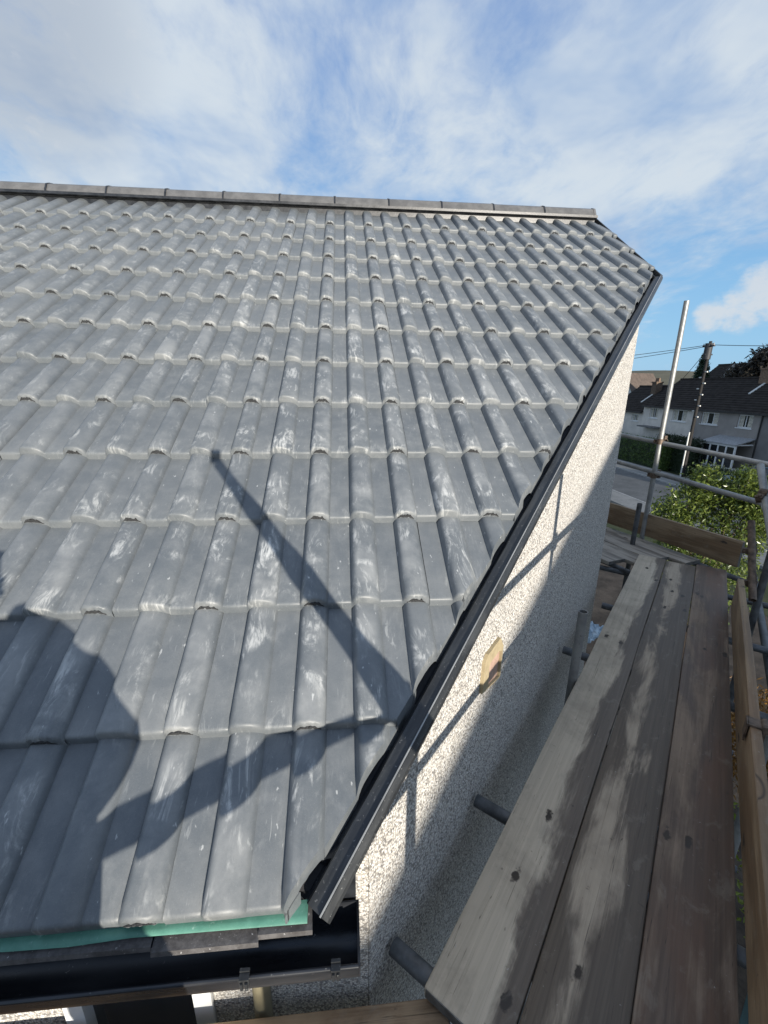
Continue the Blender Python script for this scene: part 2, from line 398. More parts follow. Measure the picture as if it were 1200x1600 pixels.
def sheet(name, x0, x1, y0, y1, z, mat):
    MB().add([(x0, y0, z), (x1, y0, z), (x1, y1, z), (x0, y1, z)], [(0, 1, 2, 3)]).build(name, mat, kind='structure')
sheet('ground', -3000, 3000, -3000, 3000, GZ - 0.12, M_GROUND)
sheet('yard', -9, 13.5, -8, 16, GZ - 0.10, M_SOIL)
sheet('road', 18.8, 24.5, -150, 260, GZ - 0.095, M_ROAD)
for nm, x0, x1 in (('pavement', 16.9, 18.68), ('pavement', 24.62, 27.4)):
    MB().box((x0, -150, GZ - 0.3), (x1, 260, GZ)).build(nm, M_PAVE, kind='structure')
for x0, x1 in ((18.683, 18.803), (24.497, 24.617)):
    kb = MB()
    k = -150.0
    root = None
    far = MB()
    for i in range(110):
        y = 4 + i * 0.915
        if y < 56:
            o = MB().box((0, 0, 0), (x1 - x0, 0.905, 0.34)).data('kerb_stone', M_KERB) if root is None and i == 0 else None
            if root is None: root = empty('kerb', (x0, 4, GZ - 0.33), kind='structure'); kme = o
            link('kerb_stone', kme, root, Matrix.Translation((0, y - 4, rnd.uniform(-.004, .004))))
        else: far.box((0, y - 4, 0), (x1 - x0, y - 4 + 0.905, 0.34))
    far.build('kerb_stone_run', M_KERB, root, kind='stuff')
# hills
hv, hf = [], []
NH = 90
for k in range(NH + 1):
    az = R(-50 + 130 * k / NH)
    for j, (dist, fz) in enumerate(((700, 0.0), (1000, 0.45), (1350, 0.86), (1650, 1.0), (2200, 0.9))):
        h = 47 + 8 * math.sin(az * 3.1 + 1.0) + 3 * math.sin(az * 11) + 1.5 * math.sin(az * 29 + j)
        hv.append((dist * math.sin(az), dist * math.cos(az), GZ - 1 + (h + 6) * fz * (0.95 + 0.05 * math.sin(az * 17 + j * 2))))
for k in range(NH):
    for j in range(4):
        a = k * 5 + j; hf.append((a, a + 5, a + 6, a + 1))
mb = MB(); mb.add(hv, hf); mb.build('hill', M_HILL, smooth=60, kind='structure')

# ------------------------------------------------------------------ the house with the tiled roof
house = empty('house', (0, 0, 0), label='pebbledashed house with a new dark grey tiled roof and a splayed corner', category='house')
WY = 0.19                                     # front wall face
sp0 = SN * -0.10                              # splayed wall plane offset
def sp(s, z, n=-0.10): return SB * s + SN * n + Vector((0, 0, z))
xa = (-0.10 + WY * SN.y * -1) / SN.x          # where front wall meets splayed wall
corner_a = Vector(((-0.10 - SN.y * WY) / SN.x, WY, 0))
sb = (2.10 - SN.x * -0.10) / SB.x
corner_b = SB * sb + SN * -0.10
def zroof(p, off=-0.03): return p.y * math.tan(TH) + off / math.cos(TH)
# wall parts (each a slab with thickness)
def wall_slab(name, pts_top, outward, t=0.22):
    """pts_top: list of (xy Vector, ztop); vertical slab from the ground to the given tops"""
    mb = MB(); n = len(pts_top); o = Vector(outward)
    for side in (0, 1):
        for p, zt in pts_top: mb.v.append((p.x - o.x * t * side, p.y - o.y * t * side, GZ - 0.3))
        for p, zt in pts_top: mb.v.append((p.x - o.x * t * side, p.y - o.y * t * side, zt))
    for i in range(n - 1):
        mb.f.append((i, i + 1, n + i + 1, n + i)); mb.f.append((2 * n + i + 1, 2 * n + i, 3 * n + i, 3 * n + i + 1))
        mb.f.append((n + i, n + i + 1, 3 * n + i + 1, 3 * n + i))
    mb.f.append((0, n, 3 * n, 2 * n)); mb.f.append((n - 1, 3 * n - 1, 4 * n - 1, 2 * n - 1)[::-1])
    mb.m = [0] * len(mb.f)
    return mb.build(name, M_DASH, house)
ridge_y = RIDGE.y
wall_slab('splayed_wall', [(corner_a + SB * 0.0, zroof(corner_a)), (corner_b, zroof(corner_b))], SN)
gp = Vector((2.10, ridge_y, 0)); gback = Vector((2.10, 2 * ridge_y - WY, 0))
wall_slab('gable_wall', [(corner_b + Vector((-0.002, 0.004, 0)), zroof(corner_b)), (gp, zroof(gp)), (gback, zroof(Vector((0, WY, 0))))], (1, 0, 0))
# front wall with a window opening
wx0, wx1, wz0, wz1 = -0.775, -0.395, -1.65, -0.36
mb = MB()
for (x0, x1, z0, z1) in ((-8, wx0, GZ - .3, -0.02), (wx1, corner_a.x - 0.16, GZ - .3, -0.02), (wx0, wx1, GZ - .3, wz0), (wx0, wx1, wz1, -0.02)):
    mb.box((x0, WY, z0), (x1, WY + 0.22, z1))
mb.add([(corner_a.x - 0.16, WY, GZ - .3), (corner_a.x - 0.003, WY, GZ - .3), (corner_a.x - 0.003, WY, -0.02), (corner_a.x - 0.16, WY, -0.02)], [(0, 1, 2, 3)])
mb.build('front_wall', M_DASH, house)
wb = MB().box((-8, 2 * ridge_y - WY - 0.22, GZ - .3), (1.85, 2 * ridge_y - WY, 0.0)).build('back_wall', M_DASH, house)
wl = MB().prism([(WY, GZ - .3), (2 * ridge_y - WY, GZ - .3), (2 * ridge_y - WY, -0.02), (ridge_y, RIDGE.z - 0.12), (WY, -0.02)], 0, 0.22)
link('side_wall', wl.data('side_wall', M_DASH), house, frame((-8.0, 0, 0), (0, 1, 0), (-1, 0, 0), (0, 0, 1)))
win = MB()
for (x0, x1, z0, z1) in ((wx0 + .002, wx0 + 0.05, wz0, wz1), (wx1 - 0.05, wx1 - .002, wz0, wz1), (wx0 + .05, wx1 - .05, wz1 - 0.06, wz1 - .002), (wx0 + .05, wx1 - .05, wz0 + .002, wz0 + .06)):
    win.box((x0, WY - 0.012, z0), (x1, WY + 0.06, z1))
wf = win.build('window', M_WHITE, house)
MB().box((wx0 + .05, WY + 0.02, wz0 + .06), (wx1 - .05, WY + 0.035, wz1 - .06)).build('pane', M_GLASS, wf)
dp = MB().tube((-0.262, WY - 0.012, GZ), (-0.262, WY - 0.012, -0.245), 0.024, n=14).build('downpipe', simple('grey plastic pipe', (.26, .23, .15), .5), house, smooth=50)
# fascia, soffit and gutter
MB().box((-7.98, 0.065, -0.24), (-0.075, 0.087, -0.055)).build('fascia', M_BLACK, house)
MB().box((-7.98, 0.088, -0.240), (-0.10, WY - 0.002, -0.228)).build('soffit', M_BLACK, house)
GX1 = -0.002
gprof = []
g0y, g1y = 0.055, -0.052
for k in range(13):
    a = math.pi * k / 12
    gprof.append((0.5 * (g0y + g1y) + 0.5 * (g0y - g1y) * math.cos(a), -0.075 - 0.075 * math.sin(a) ** 0.8))
gp2 = [(y, z) for y, z in gprof]
outer = [(0.5 * (g0y + g1y) + (y - 0.5 * (g0y + g1y)) * 1.06, -0.075 + (z + 0.075) * 1.05) for y, z in gp2]
mb = MB(); n = len(gp2)
for X in (-7.95, GX1):
    for y, z in gp2: mb.v.append((X, y, z))
    for y, z in outer: mb.v.append((X, y, z))
L = 2 * n
for i in range(n - 1):
    mb.f += [(i, i + 1, L + i + 1, L + i), (n + i + 1, n + i, L + n + i, L + n + i + 1), (L + i, L + i + 1, L + n + i + 1, L + n + i)]
mb.f += [(n - 1, 2 * n - 1, L + 2 * n - 1, L + n - 1), (0, L, L + n, n)]
mb.m = [0] * len(mb.f)
gut = mb.build('gutter', M_GUTTER, house, smooth=40)
MB().tube((-7.95, g1y - 0.003, -0.073), (GX1, g1y - 0.003, -0.073), 0.0045, n=8).build('gutter_lip', M_GUTTER, gut, smooth=60)
ec = MB(); ec.add([(GX1 + 0.004, y, z) for y, z in outer] + [(GX1 - 0.001, y, z) for y, z in outer],
                  [tuple(range(n)), tuple(range(2 * n - 1, n - 1, -1))] + [(i, i + n, i + n + 1, i + 1) for i in range(n - 1)] + [(n - 1, 2 * n - 1, n, 0)])
ec.build('gutter_end_cap', M_GUTTER, gut)
# back plate of the gutter end, closing the corner under the verge
MB().box((-0.0745, 0.064, -0.24), (-0.004, 0.115, 0.045)).build('corner_plate', M_BLACK, house)
for x in (-0.045, -0.215, -1.05, -1.9, -2.8, -3.7, -4.6, -5.5, -6.4):
    b = MB()
    b.box((x - .009, g1y - 0.012, -0.082), (x + .009, g1y - 0.008, -0.064)); b.box((x - .009, g1y - 0.013, -0.064), (x + .009, g1y + 0.004, -0.061))
    b.box((x - .007, g1y - 0.016, -0.085), (x - .002, g1y - 0.013, -0.068)); b.box((x + .002, g1y - 0.016, -0.085), (x + .007, g1y - 0.013, -0.068))
    b.box((x - .009, g1y - 0.002, -0.0595), (x + .009, g1y + 0.003, -0.056))
    b.build('gutter_bracket', M_TRIM, gut)

# roof deck and tiles
roof = link('roof', None, house); roof.empty_display_size = .2
bpy.data.objects.remove(roof)
deck = MB()
ev0, ev1 = EV0 - SN * 0.03, EV1 - SN * 0.03
def ruv(p): return (p.x, p.y / math.cos(TH))
a0, a1 = ruv(ev0), ruv(ev1)
poly = [(-8.0, 0.03), (a0[0] - 0.02, 0.03), (a1[0] - .02, a1[1]), (GU - 0.02, RV + 0.0), (-8.0, RV)]
for zz in (-0.012, -0.05):
    for x, y in poly: deck.v.append(tuple(U * x + V * y + NN * zz))
np_ = len(poly); deck.f = [tuple(range(np_)), tuple(range(2 * np_ - 1, np_ - 1, -1))] + [(i, i + np_, (i + 1) % np_ + np_, (i + 1) % np_) for i in range(np_)]
deck.m = [0] * len(deck.f)
roof = deck.build('roof', M_UNDER, house)
# the far slope
back = MB(); bv = V.copy(); bv.y = -bv.y
back.add([RIDGE + U * -8.0, RIDGE + U * GU, RIDGE + U * GU - Vector((0, -V.y, V.z)) * RV, RIDGE + U * -8.0 - Vector((0, -V.y, V.z)) * RV], [(0, 1, 2, 3)])
back.build('rear_slope', M_TILE, house)

G = 0.325; TL = 0.405; TW = 0.30; TILT = 0.027
# profile across one tile: (x, height, rough-roll flag); pan, smooth roll, pan, interlock roll
def roll(x0, w_, h, n, pk=0.42, ex=2.2):
    out = []
    for k in range(n + 1):
        t = k / n
        q = (t / (2 * pk)) if t < pk else 0.5 + (t - pk) / (2 * (1 - pk))
        s = max(0.0, 1 - abs(2 * q - 1) ** ex) ** 0.66
        out.append((x0 + w_ * t, h * s))
    return out
prof = [(0.0, 0.0), (0.004, 0.0), (0.035, -0.001), (0.062, 0.0), (0.068, -0.0025)]
prof += roll(0.070, 0.084, 0.0275, 16, 0.27, 2.4)
prof += [(0.160, 0.0), (0.19, -0.001), (0.212, 0.0), (0.218, -0.0025)]
prof += roll(0.220, 0.0795, 0.0265, 16, 0.33, 2.8)
prof += [(0.300, -0.003)]
def tile_mesh(name='roof_tile', seed=0):
    rr = random.Random(seed)
    mb = MB()
    P = len(prof)
    stations = [(0.0, -0.0275, 1), (0.0045, -0.011, 1), (0.0066, -0.0055, 1), (0.0100, -0.0018, 1), (0.0155, 0.0, 1), (0.19, 0, 0), (TL, 0, 0)]
    for (y, dz, nose) in stations:
        tz = TILT * (1 - max(y, 0) / G) + 0.0045
        for i, (x, h) in enumerate(prof):
            hh = h
            if nose:                                   # rolls dome down towards their lower end
                if 0.066 < x < 0.158: hh = h * (1.0 if y > 0.009 else 0.99 if y > 0.005 else 0.96 if y > 0.001 else 0.88)
                elif x > 0.218: hh = h * (1.0 if y > 0.001 else 0.9)
            jit = rr.uniform(-.0016, .0016) if (nose and x > 0.222 and x < 0.298) else 0
            mb.v.append((x, y + jit * 1.5, hh + tz + dz + jit))
    for s in range(len(stations) - 1):
        for i in range(P - 1):
            mb.f.append((s * P + i, s * P + i + 1, (s + 1) * P + i + 1, (s + 1) * P + i))
            mb.m.append(0)
    # underside strip and side edge so that it has thickness
    o = len(mb.v)
    for (x, h) in prof: mb.v.append((x, 0.03, h * 0.6 + TILT * 0.9 - 0.020))
    for i in range(P - 1): mb.f.append((i + 1, i, o + i, o + i + 1)); mb.m.append(0)
    # ragged dark patch painting the shade of the hollow at the interlock roll's end
    K = 12; xs0, xs1 = 0.231, 0.288
    rc = [p_ for p_ in prof if p_[0] >= 0.2199]
    def crest_at(x): return float(np.interp(x, [p_[0] for p_ in rc], [p_[1] for p_ in rc]))
    top, bot = [], []
    for k in range(K + 1):
        x = xs0 + (xs1 - xs0) * k / K; e_ = min(1, 4 * min(k, K - k) / K)
        low = 0.0055 + crest_at(x)                       # crest of the course below
        bot.append((x, 0.0002, low + rr.uniform(0, .002)))
        top.append((x, 0.0012, low + 0.002 + e_ * rr.uniform(.006, .014)))
    o = len(mb.v); mb.v += top + bot + [(x, 0.010, z - .002) for x, y, z in top]
    for k in range(K):
        mb.f.append((o + K + 1 + k, o + K + 2 + k, o + k + 1, o + k)); mb.m.append(1)
        mb.f.append((o + k, o + k + 1, o + 2 * K + 3 + k, o + 2 * K + 2 + k)); mb.m.append(1)
    me = mb.data(name, [M_TILE, M_JOINT_SHADE]); smooth_mesh(me, 48)
    return me
variants = [tile_mesh(seed=k) for k in range(4)]
U0 = -0.07
ROWS = 13
def tile_matrix(c, r):
    x = U0 + c * TW; y = r * G
    return (ROOF @ Matrix.Translation((x + rnd.uniform(-.0012, .0012), y + rnd.uniform(-.0025, .0025), rnd.uniform(-.0006, .0014)))
            @ Matrix.Rotation(rnd.uniform(-.003, .003), 4, 'Z') @ Matrix.Rotation(rnd.uniform(-.004, .004), 4, 'Y') @ Matrix.Scale(1.0035, 4, (1, 0, 0)))
cutA = EV0 - SN * 0.058; cutB = EV1 - SN * 0.054
cutd = (cutB - cutA); cutd.z = 0; cutd.normalize(); cutn = Vector((cutd.y, -cutd.x, 0))
def cut_tile(me, M, planes):
    bm = bmesh.new(); bm.from_mesh(me)
    inv = M.inverted()
    for co, no in planes:
        lc = inv @ co; ln = (M.to_3x3().transposed() @ no).normalized()
        bmesh.ops.bisect_plane(bm, geom=bm.verts[:] + bm.edges[:] + bm.faces[:], plane_co=lc, plane_no=ln, clear_outer=True)
    if not bm.faces: bm.free(); return None
    # cut edge gets thickness
    be = [e for e in bm.edges if e.is_boundary and all(abs((M @ v.co - planes[0][0]).dot(planes[0][1])) < 1e-4 or (len(planes) > 1 and abs((M @ v.co - planes[1][0]).dot(planes[1][1])) < 1e-4) for v in e.verts)]
    if be:
        ex = bmesh.ops.extrude_edge_only(bm, edges=be)
        vs = [g_ for g_ in ex['geom'] if isinstance(g_, bmesh.types.BMVert)]
        bmesh.ops.translate(bm, verts=vs, vec=tuple(inv.to_3x3() @ Vector((0, 0, -0.032))))
    bm.normal_update()
    m2 = bpy.data.meshes.new('roof_tile'); bm.to_mesh(m2); bm.free()
    for m in (M_TILE, M_JOINT_SHADE): m2.materials.append(m)
    smooth_mesh(m2, 48); return m2
corners = [Vector((x, y, z)) for x in (0, TW) for y in (0, TL) for z in (0, 0.05)]
gcut = Vector((GU - 0.03, 0, 0))
ntile = 0
rest = MB()
for r in range(ROWS):
    for c in range(-23, 9):
        M = tile_matrix(c, r); me = variants[rnd.randrange(4)]
        if c < -13:
            if r % 1 == 0:
                base = len(rest.v)
                for v in me.vertices: rest.v.append(tuple(M @ v.co))
                for p in me.polygons: rest.f.append(tuple(i + base for i in p.vertices)); rest.m.append(p.material_index)
            continue
        pts = [M @ p for p in corners]
        planes = []
        ds = [(p - cutA).dot(cutn) for p in pts]
        if min(ds) >= 0 : continue
        if max(ds) > 0: planes.append((cutA, cutn))
        dg = [p.x - gcut.x for p in pts]
        if min(dg) >= -0.02: continue
        if max(dg) > 0: planes.append((gcut, Vector((1, 0, 0))))
        if planes:
            me = cut_tile(me, M, planes)
            if me is None: continue
        o = link('roof_tile', me, roof); o.matrix_local = M; ntile += 1
o = rest.build('roof_tile_field', [M_TILE, M_JOINT_SHADE], roof, smooth=48, kind='stuff')

# ridge
rp = [(-0.122, -0.066), (-0.108, -0.022), (-0.080, 0.024), (-0.045, 0.040), (0.045, 0.040), (0.080, 0.024), (0.108, -0.022), (0.122, -0.066)]
inner = [(x * 0.88, z - 0.016) for x, z in rp]
RO = RIDGE + Vector((0, 0, 0.034))
def ridge_piece(L_):
    mb = MB(); poly = rp + inner[::-1]
    mb.prism(poly[::-1], 0, L_)
    me = mb.data('ridge_tile', M_RIDGE); return bevelled(me, 0.004, 2, 25)
rme = ridge_piece(0.443)
MR = lambda x: frame((x, RO.y, RO.z), (0, -1, 0), (1, 0, 0), (0, 0, 1))
for k in range(23):
    x = GU - 0.03 - 0.45 * (k + 1)
    o = link('ridge_tile', rme, roof, MR(x + 0.0035) @ Matrix.Translation((rnd.uniform(-.002, .002), 0, rnd.uniform(-.002, .002))))
    if k > 0 or True:
        cl_ = MB(); cp = [(x_ * 1.03, z_ + 0.004) for x_, z_ in rp]; ci = [(x_ * .97, z_ - .008) for x_, z_ in rp]
        cl_.prism((cp + ci[::-1])[::-1], -0.006, 0.006)
        cl_.box((-0.010, -0.006, 0.042), (0.010, 0.006, 0.055))
        cl_.box((0.020, -0.010, 0.036), (0.045, 0.010, 0.044))
        o2 = cl_.build('ridge_clip', M_BLACK, roof); o2.matrix_local = MR(x)
ecap = MB(); ecap.prism([(x_ * 1.02, z_ + .002) for x_, z_ in rp][::-1], 0.443, 0.462)
ecap.build('ridge_end_cap', M_RIDGE, roof).matrix_local = MR(GU - 0.48)
# dark vented roll under the ridge
MB().box((-8, -0.165, -0.03), (GU - 0.03, -0.125, -0.012)).build('ridge_roll', M_BLACK, roof).matrix_local = Matrix.Translation((0, RIDGE.y, RIDGE.z - 0.005)) @ Matrix.Rotation(0, 4, 'X')
MB().box((-8, -0.012, -0.07), (GU - 0.03, 0.0, 0.030)).build('ridge_vent', M_BLACK, roof).matrix_local = Matrix.Translation(RIDGE - V * 0.125)

# splayed verge trim: a black channel and cover profile
vd = (EV1 - EV0).normalized(); vside = (cutn - vd * cutn.dot(vd)).normalized(); vn = vside.cross(vd).normalized()
Lv = (EV1 - EV0).length
tp = [(-0.16, 0.000), (-0.052, 0.000), (-0.044, 0.020), (-0.038, 0.026), (-0.006, 0.028), (-0.003, 0.033), (0.003, 0.033), (0.006, 0.027), (0.011, 0.019), (0.012, 0.006),
      (0.008, 0.006), (0.007, 0.016), (-0.004, 0.022), (-0.036, 0.020), (-0.041, 0.014), (-0.049, -0.005), (-0.16, -0.005)]
MT = frame(EV0, vside, vd, vn)
trim = MB().prism(tp[::-1], -0.012, Lv + 0.012).build('verge_trim', M_TRIM, house, label='black verge trim along the splayed corner'); trim.matrix_local = MT
smooth_mesh(trim.data, 25)
MB().box((-0.002, -0.013, 0.0333), (0.0012, Lv, 0.0342)).build('bead_highlight', simple('painted edge highlight', (0.32, 0.32, 0.31), 0.4), trim)  # highlight along the bead, painted in as a pale strip
MB().box((-0.095, 0.05, -0.030), (-0.01, Lv, -0.012)).build('bargeboard', M_BLACK, house).matrix_local = MT
# dark gable verge beyond
vg = MB(); vg.box((GU - 0.035, 3.13, -0.06), (GU - 0.031, RV + 0.02, 0.02)); vg.box((GU + 0.008, 3.13, -0.07), (GU + 0.016, RV + 0.03, 0.030)); vg.box((GU - 0.034, 3.13, -0.004), (GU + 0.008, RV + 0.02, 0.004))
o = vg.build('gable_verge_trim', M_TRIM, house); o.matrix_local = ROOF
for r in range(10, 13):
    e_ = MB().box((GU - 0.028, -0.012, -0.030), (GU + 0.012, 0.34, 0.004)); me_ = bevelled(e_.data('verge_cap', M_TILE), 0.012, 3)
    o = link('verge_cap', me_, roof); o.matrix_local = ROOF @ Matrix.Translation((0, r * G, 0.040)) @ Matrix.Rotation(-0.085, 4, 'X')

# eaves strip and tray under the first course
strip = MB(); K = 40
for k in range(K + 1):
    x = -4.5 + (4.5 - 0.100) * k / K
    wv = 0.002 * math.sin(k * 1.7) + 0.0015 * math.sin(k * 4.1)
    for (y, z) in ((0.02, 0.000), (-0.005, -0.002), (-0.013 + wv, -0.005 + wv), (-0.015 + wv, -0.008 + wv)): strip.v.append((x, y, z))
for k in range(K):
    for j in range(3): strip.f.append((k * 4 + j + 1, (k + 1) * 4 + j + 1, (k + 1) * 4 + j, k * 4 + j)); strip.m.append(0)
strip.build('eaves_strip', M_GREEN, house, smooth=40, label='green strip under the first row of tiles')
for (x0, x1, y1, z1) in ((-4.5, -2.9, -.025, -.020), (-2.87, -1.4, -.025, -.020), (-1.39, -0.395, -.024, -.018), (-0.390, -0.196, -.030, -.024), (-0.194, -0.094, -.022, -.018)):
    t = MB(); t.add([(x0, 0.03, -0.012), (x1, 0.03, -0.012), (x1 + .004, y1, z1), (x0, y1, z1), (x0, y1 - .002, z1 - .010), (x1 + .004, y1 - .002, z1 - .010)],
                    [(0, 3, 2, 1), (3, 4, 5, 2)])
    t.build('eaves_tray', M_TRAY, house)

# the small tan vent block set in the splayed wall
MV = frame(sp(0.0, 0), SB, SN * -1, (0, 0, 1))
vent = MB()
outl = [(0.815, -0.075), (0.995, -0.110), (1.000, 0.030), (0.960, 0.085), (0.845, 0.075), (0.822, 0.052)]
inl = [(0.868, -0.080), (0.985, -0.100), (0.988, 0.012), (0.955, 0.030), (0.872, 0.024), (0.866, 0.010)]
vs = [(x, -0.013, z) for x, z in outl] + [(x, -0.013, z) for x, z in inl] + [(x, 0.05, z) for x, z in outl] + [(x, -0.003, z) for x, z in inl]
fs = []
for i in range(6):
    j = (i + 1) % 6
    fs += [(i, j, 6 + j, 6 + i), (12 + j, 12 + i, i, j)[::-1], (6 + i, 6 + j, 18 + j, 18 + i)]
vent.add(vs, fs)
vo = vent.build('wall_vent', M_TANBLOCK, house); vo.matrix_local = MV
pv = MB().add([(x, -0.003, z) for x, z in inl], [tuple(range(6))]).build('vent_face', M_PINKBLOCK, vo)

# ------------------------------------------------------------------ scaffolding
scaf = empty('scaffolding', (1.5, 1.0, GZ), label='galvanised tube scaffolding around the splayed corner', category='scaffolding')
INV = Matrix.Translation((-1.5, -1.0, -GZ))
def tube(name, p0, p1, mat=M_TUBE, r=0.02415):
    p0 = Vector(p0); p1 = Vector(p1)
    mb = MB().tube((0, 0, 0), (0, 0, (p1 - p0).length), r, r - 0.004, 20)
    q = (p1 - p0).to_track_quat('Z', 'Y').to_matrix().to_4x4()
    return link(name, mb.data(name, mat, 40), scaf, INV @ Matrix.Translation(p0) @ q)
def coupler(p, d1, d2, mat=M_COUPLER):
    """right-angle coupler: a collar on each tube, a block between and two bolts"""
    p = Vector(p); d1 = Vector(d1).normalized(); d2 = Vector(d2).normalized()
    n = d1.cross(d2).normalized()
    mb = MB()
    for d, c in ((d1, p), (d2, p + n * 0.052)):
        mb.tube(c - d * 0.027, c + d * 0.027, 0.0305, 0.0245, 18)
        side = d.cross(n).normalized()
        mb.box((-0.012, -0.02, -0.02), (0.024, 0.02, 0.02), M=frame(c + side * 0.036, side, d, n))
        mb.tube(c + side * 0.046 - n * 0.034, c + side * 0.046 + n * 0.034, 0.0075, n=8)
        mb.tube(c + side * 0.046 + n * 0.022, c + side * 0.046 + n * 0.036, 0.0125, n=6)
    mb.box((-0.022, -0.022, -0.012), (0.022, 0.022, 0.012), M=frame(p + n * 0.026, d1, n.cross(d1), n))
    return mb.build('coupler', mat, scaf, smooth=35, M=INV)
BD = Vector((0.6669, 0.7451, 0)).normalized(); BN = Vector((BD.y, -BD.x, 0))
def bp(s, n, z): return BD * s + BN * n + Vector((0, 0, z))
PZ = -0.57
UP = Vector((0, 0, 1))
ED = Vector((0.298, -0.955, 0)).normalized(); EO = Vector((0.955, 0.298, 0)).normalized()    # end platform: along, and away from us
E0 = Vector((3.129, 4.151, 0))
def ep(a, o, z): return E0 + ED * a + EO * o + Vector((0, 0, z))
tube('standard', (3.275, 3.690, GZ), (3.275, 3.690, 1.80))
tube('guard_rail', (3.00, 4.62, 0.500), (3.62, 2.640, 0.366)); tube('guard_rail', (3.00, 4.56, 0.20), (3.62, 2.62, 0.030))
coupler((3.275, 3.690, 0.452), UP, ED); coupler((3.275, 3.690, 0.090), UP, ED)
for s, zt in ((0.95, 0.78), (2.2, 0.56), (3.5, 0.52), (-0.32, 0.24)):
    q = SB * s + SN * 0.95
    tube('standard', (q.x, q.y, GZ), (q.x, q.y, zt), M_TUBE_DARK if s == 3.5 else M_TUBE)
for z, sa in ((0.43, 0.02), (0.11, -0.45)):
    a = SB * sa + SN * 0.90; b_ = SB * 3.95 + SN * 0.90
    tube('guard_rail', (a.x, a.y, z), (b_.x, b_.y, z))
    for s in (0.95, 2.2, 3.5): coupler(SB * s + SN * 0.95 + Vector((0, 0, z)), UP, SB * -1)
# leaning pale tube and dark stub at the far right corner
def pxp(x, y, dep): return CAM + pix(x, y) * dep
tube('brace', pxp(1188, 727, 3.25), pxp(1212, 880, 2.75))
coupler(pxp(1197, 778, 3.1), pxp(1212, 880, 2.75) - pxp(1188, 727, 3.25), ED)
tube('toe_board_post', pxp(1174, 815, 3.4), pxp(1176, 938, 3.1), M_COUPLER)
coupler(pxp(1175, 862, 3.3), UP, BN); coupler(pxp(1175, 912, 3.2), UP, BN)
# inner standards beside the wall
st1 = sp(0, 0, 0) * 0
p1a = hit = Vector((3.02, 3.48, -0.155)); tube('standard', (3.02, 3.48, GZ), (3.02, 3.48, -0.16), M_TUBE_DARK)
p2 = Vector((1.24, 1.36, -0.155)); tube('standard', (p2.x, p2.y, GZ), (p2.x, p2.y, -0.155), M_TUBE)
# transoms under the boards, stopping short of the wall
for s, n0 in ((0.262, -0.085), (0.845, -0.085), (2.135, -0.075)):
    a = bp(s, n0 + 0.04, PZ - 0.067); 
    q0 = SB * s + SN * n0; tube('transom', (q0.x, q0.y, PZ - 0.03 + (0.345 if False else 0.0)), tuple(q0 + SN * 1.15 + Vector((0, 0, PZ - 0.03))), M_TUBE_DARK)
tube('transom', bp(3.0, -0.05, PZ - 0.07), bp(3.0, 1.05, PZ - 0.07), M_TUBE_DARK)
tube('transom', bp(3.95, -0.55, PZ - 0.13), bp(3.95, 1.05, PZ - 0.13), M_TUBE_DARK)
tube('ledger', bp(-0.4, 0.95, PZ - 0.12), bp(5.0, 0.95, PZ - 0.12), M_TUBE_DARK)
# lower lift seen through the gap
for z in (-2.4, -4.3):
    tube('ledger', bp(-0.4, 0.02, z), bp(5.4, 0.02, z), M_TUBE_DARK); tube('ledger', bp(-0.4, 0.95, z), bp(5.0, 0.95, z), M_TUBE_DARK)
    for s in (0.3, 1.6, 2.9, 4.2): tube('transom', bp(s, -0.2, z + 0.06), bp(s, 1.1, z + 0.06), M_TUBE_DARK)
tube('brace', bp(2.0, 0.03, -2.5), bp(4.6, 0.03, -0.7), M_TUBE_DARK)
tube('transom', ep(-1.4, -0.05, PZ - 0.10), ep(1.6, -0.05, PZ - 0.10), M_TUBE_DARK); tube('transom', ep(-1.4, -0.86, PZ - 0.10), ep(1.6, -0.86, PZ - 0.10), M_TUBE_DARK)
tube('standard', ep(-0.9, 0.06, GZ), ep(-0.9, 0.06, 0.62))

M_BAND = simple('galvanised end band', (0.16, 0.16, 0.155), 0.5, 0.3, 30, 0.5)
def board(name, o, x, z, L_, wdt, mat, thick=0.038, band0=True, band1=True, **tags):
    """a plank: local x along its length, y across, z thickness; o = centre of its start edge on top"""
    x = Vector(x).normalized(); z = Vector(z).normalized(); y = z.cross(x).normalized()
    mb = MB(); K = 14
    w2 = wdt / 2
    vs = []
    for k in range(K + 1):
        t = L_ * k / K
        b0 = 0.002 * math.sin(k * 1.3 + L_ * 7); tw = 0.0015 * math.sin(k * 0.7 + wdt * 31)
        for (yy, zz) in ((-w2, -thick), (w2, -thick), (w2, 0), (0, -0.001), (-w2, 0)):
            vs.append((t, yy + b0 * 0.6, zz + b0 * 0.5 + tw * yy / w2))
    fs = []
    for k in range(K):
        a = k * 5; b_ = a + 5
        for i in range(5): j = (i + 1) % 5; fs.append((a + i, b_ + i, b_ + j, a + j)[::-1])
    fs += [(0, 1, 2, 3, 4)[::-1], tuple(K * 5 + i for i in range(5))]
    mb.add(vs, fs)
    me = mb.data(name, mat)
    bm = bmesh.new(); bm.from_mesh(me); bmesh.ops.recalc_face_normals(bm, faces=bm.faces[:]); bm.to_mesh(me); bm.free()
    bevelled(me, 0.004, 2, 40)
    ob = link(name, me, None, None, **tags); ob.matrix_world = frame(o, x, y, z)
    for flag, t in ((band0, 0.0), (band1, L_)):
        if flag:
            e_ = MB(); d = 0.0016; sgn = 1 if t == 0 else -1
            e_.box((t - d, -w2 * 0.96, -thick * 0.94), (t + d, w2 * 0.96, -0.002))
            e_.build('end_band', M_BAND, ob)
    return ob
def bo(s, n): return bp(s, n, PZ)
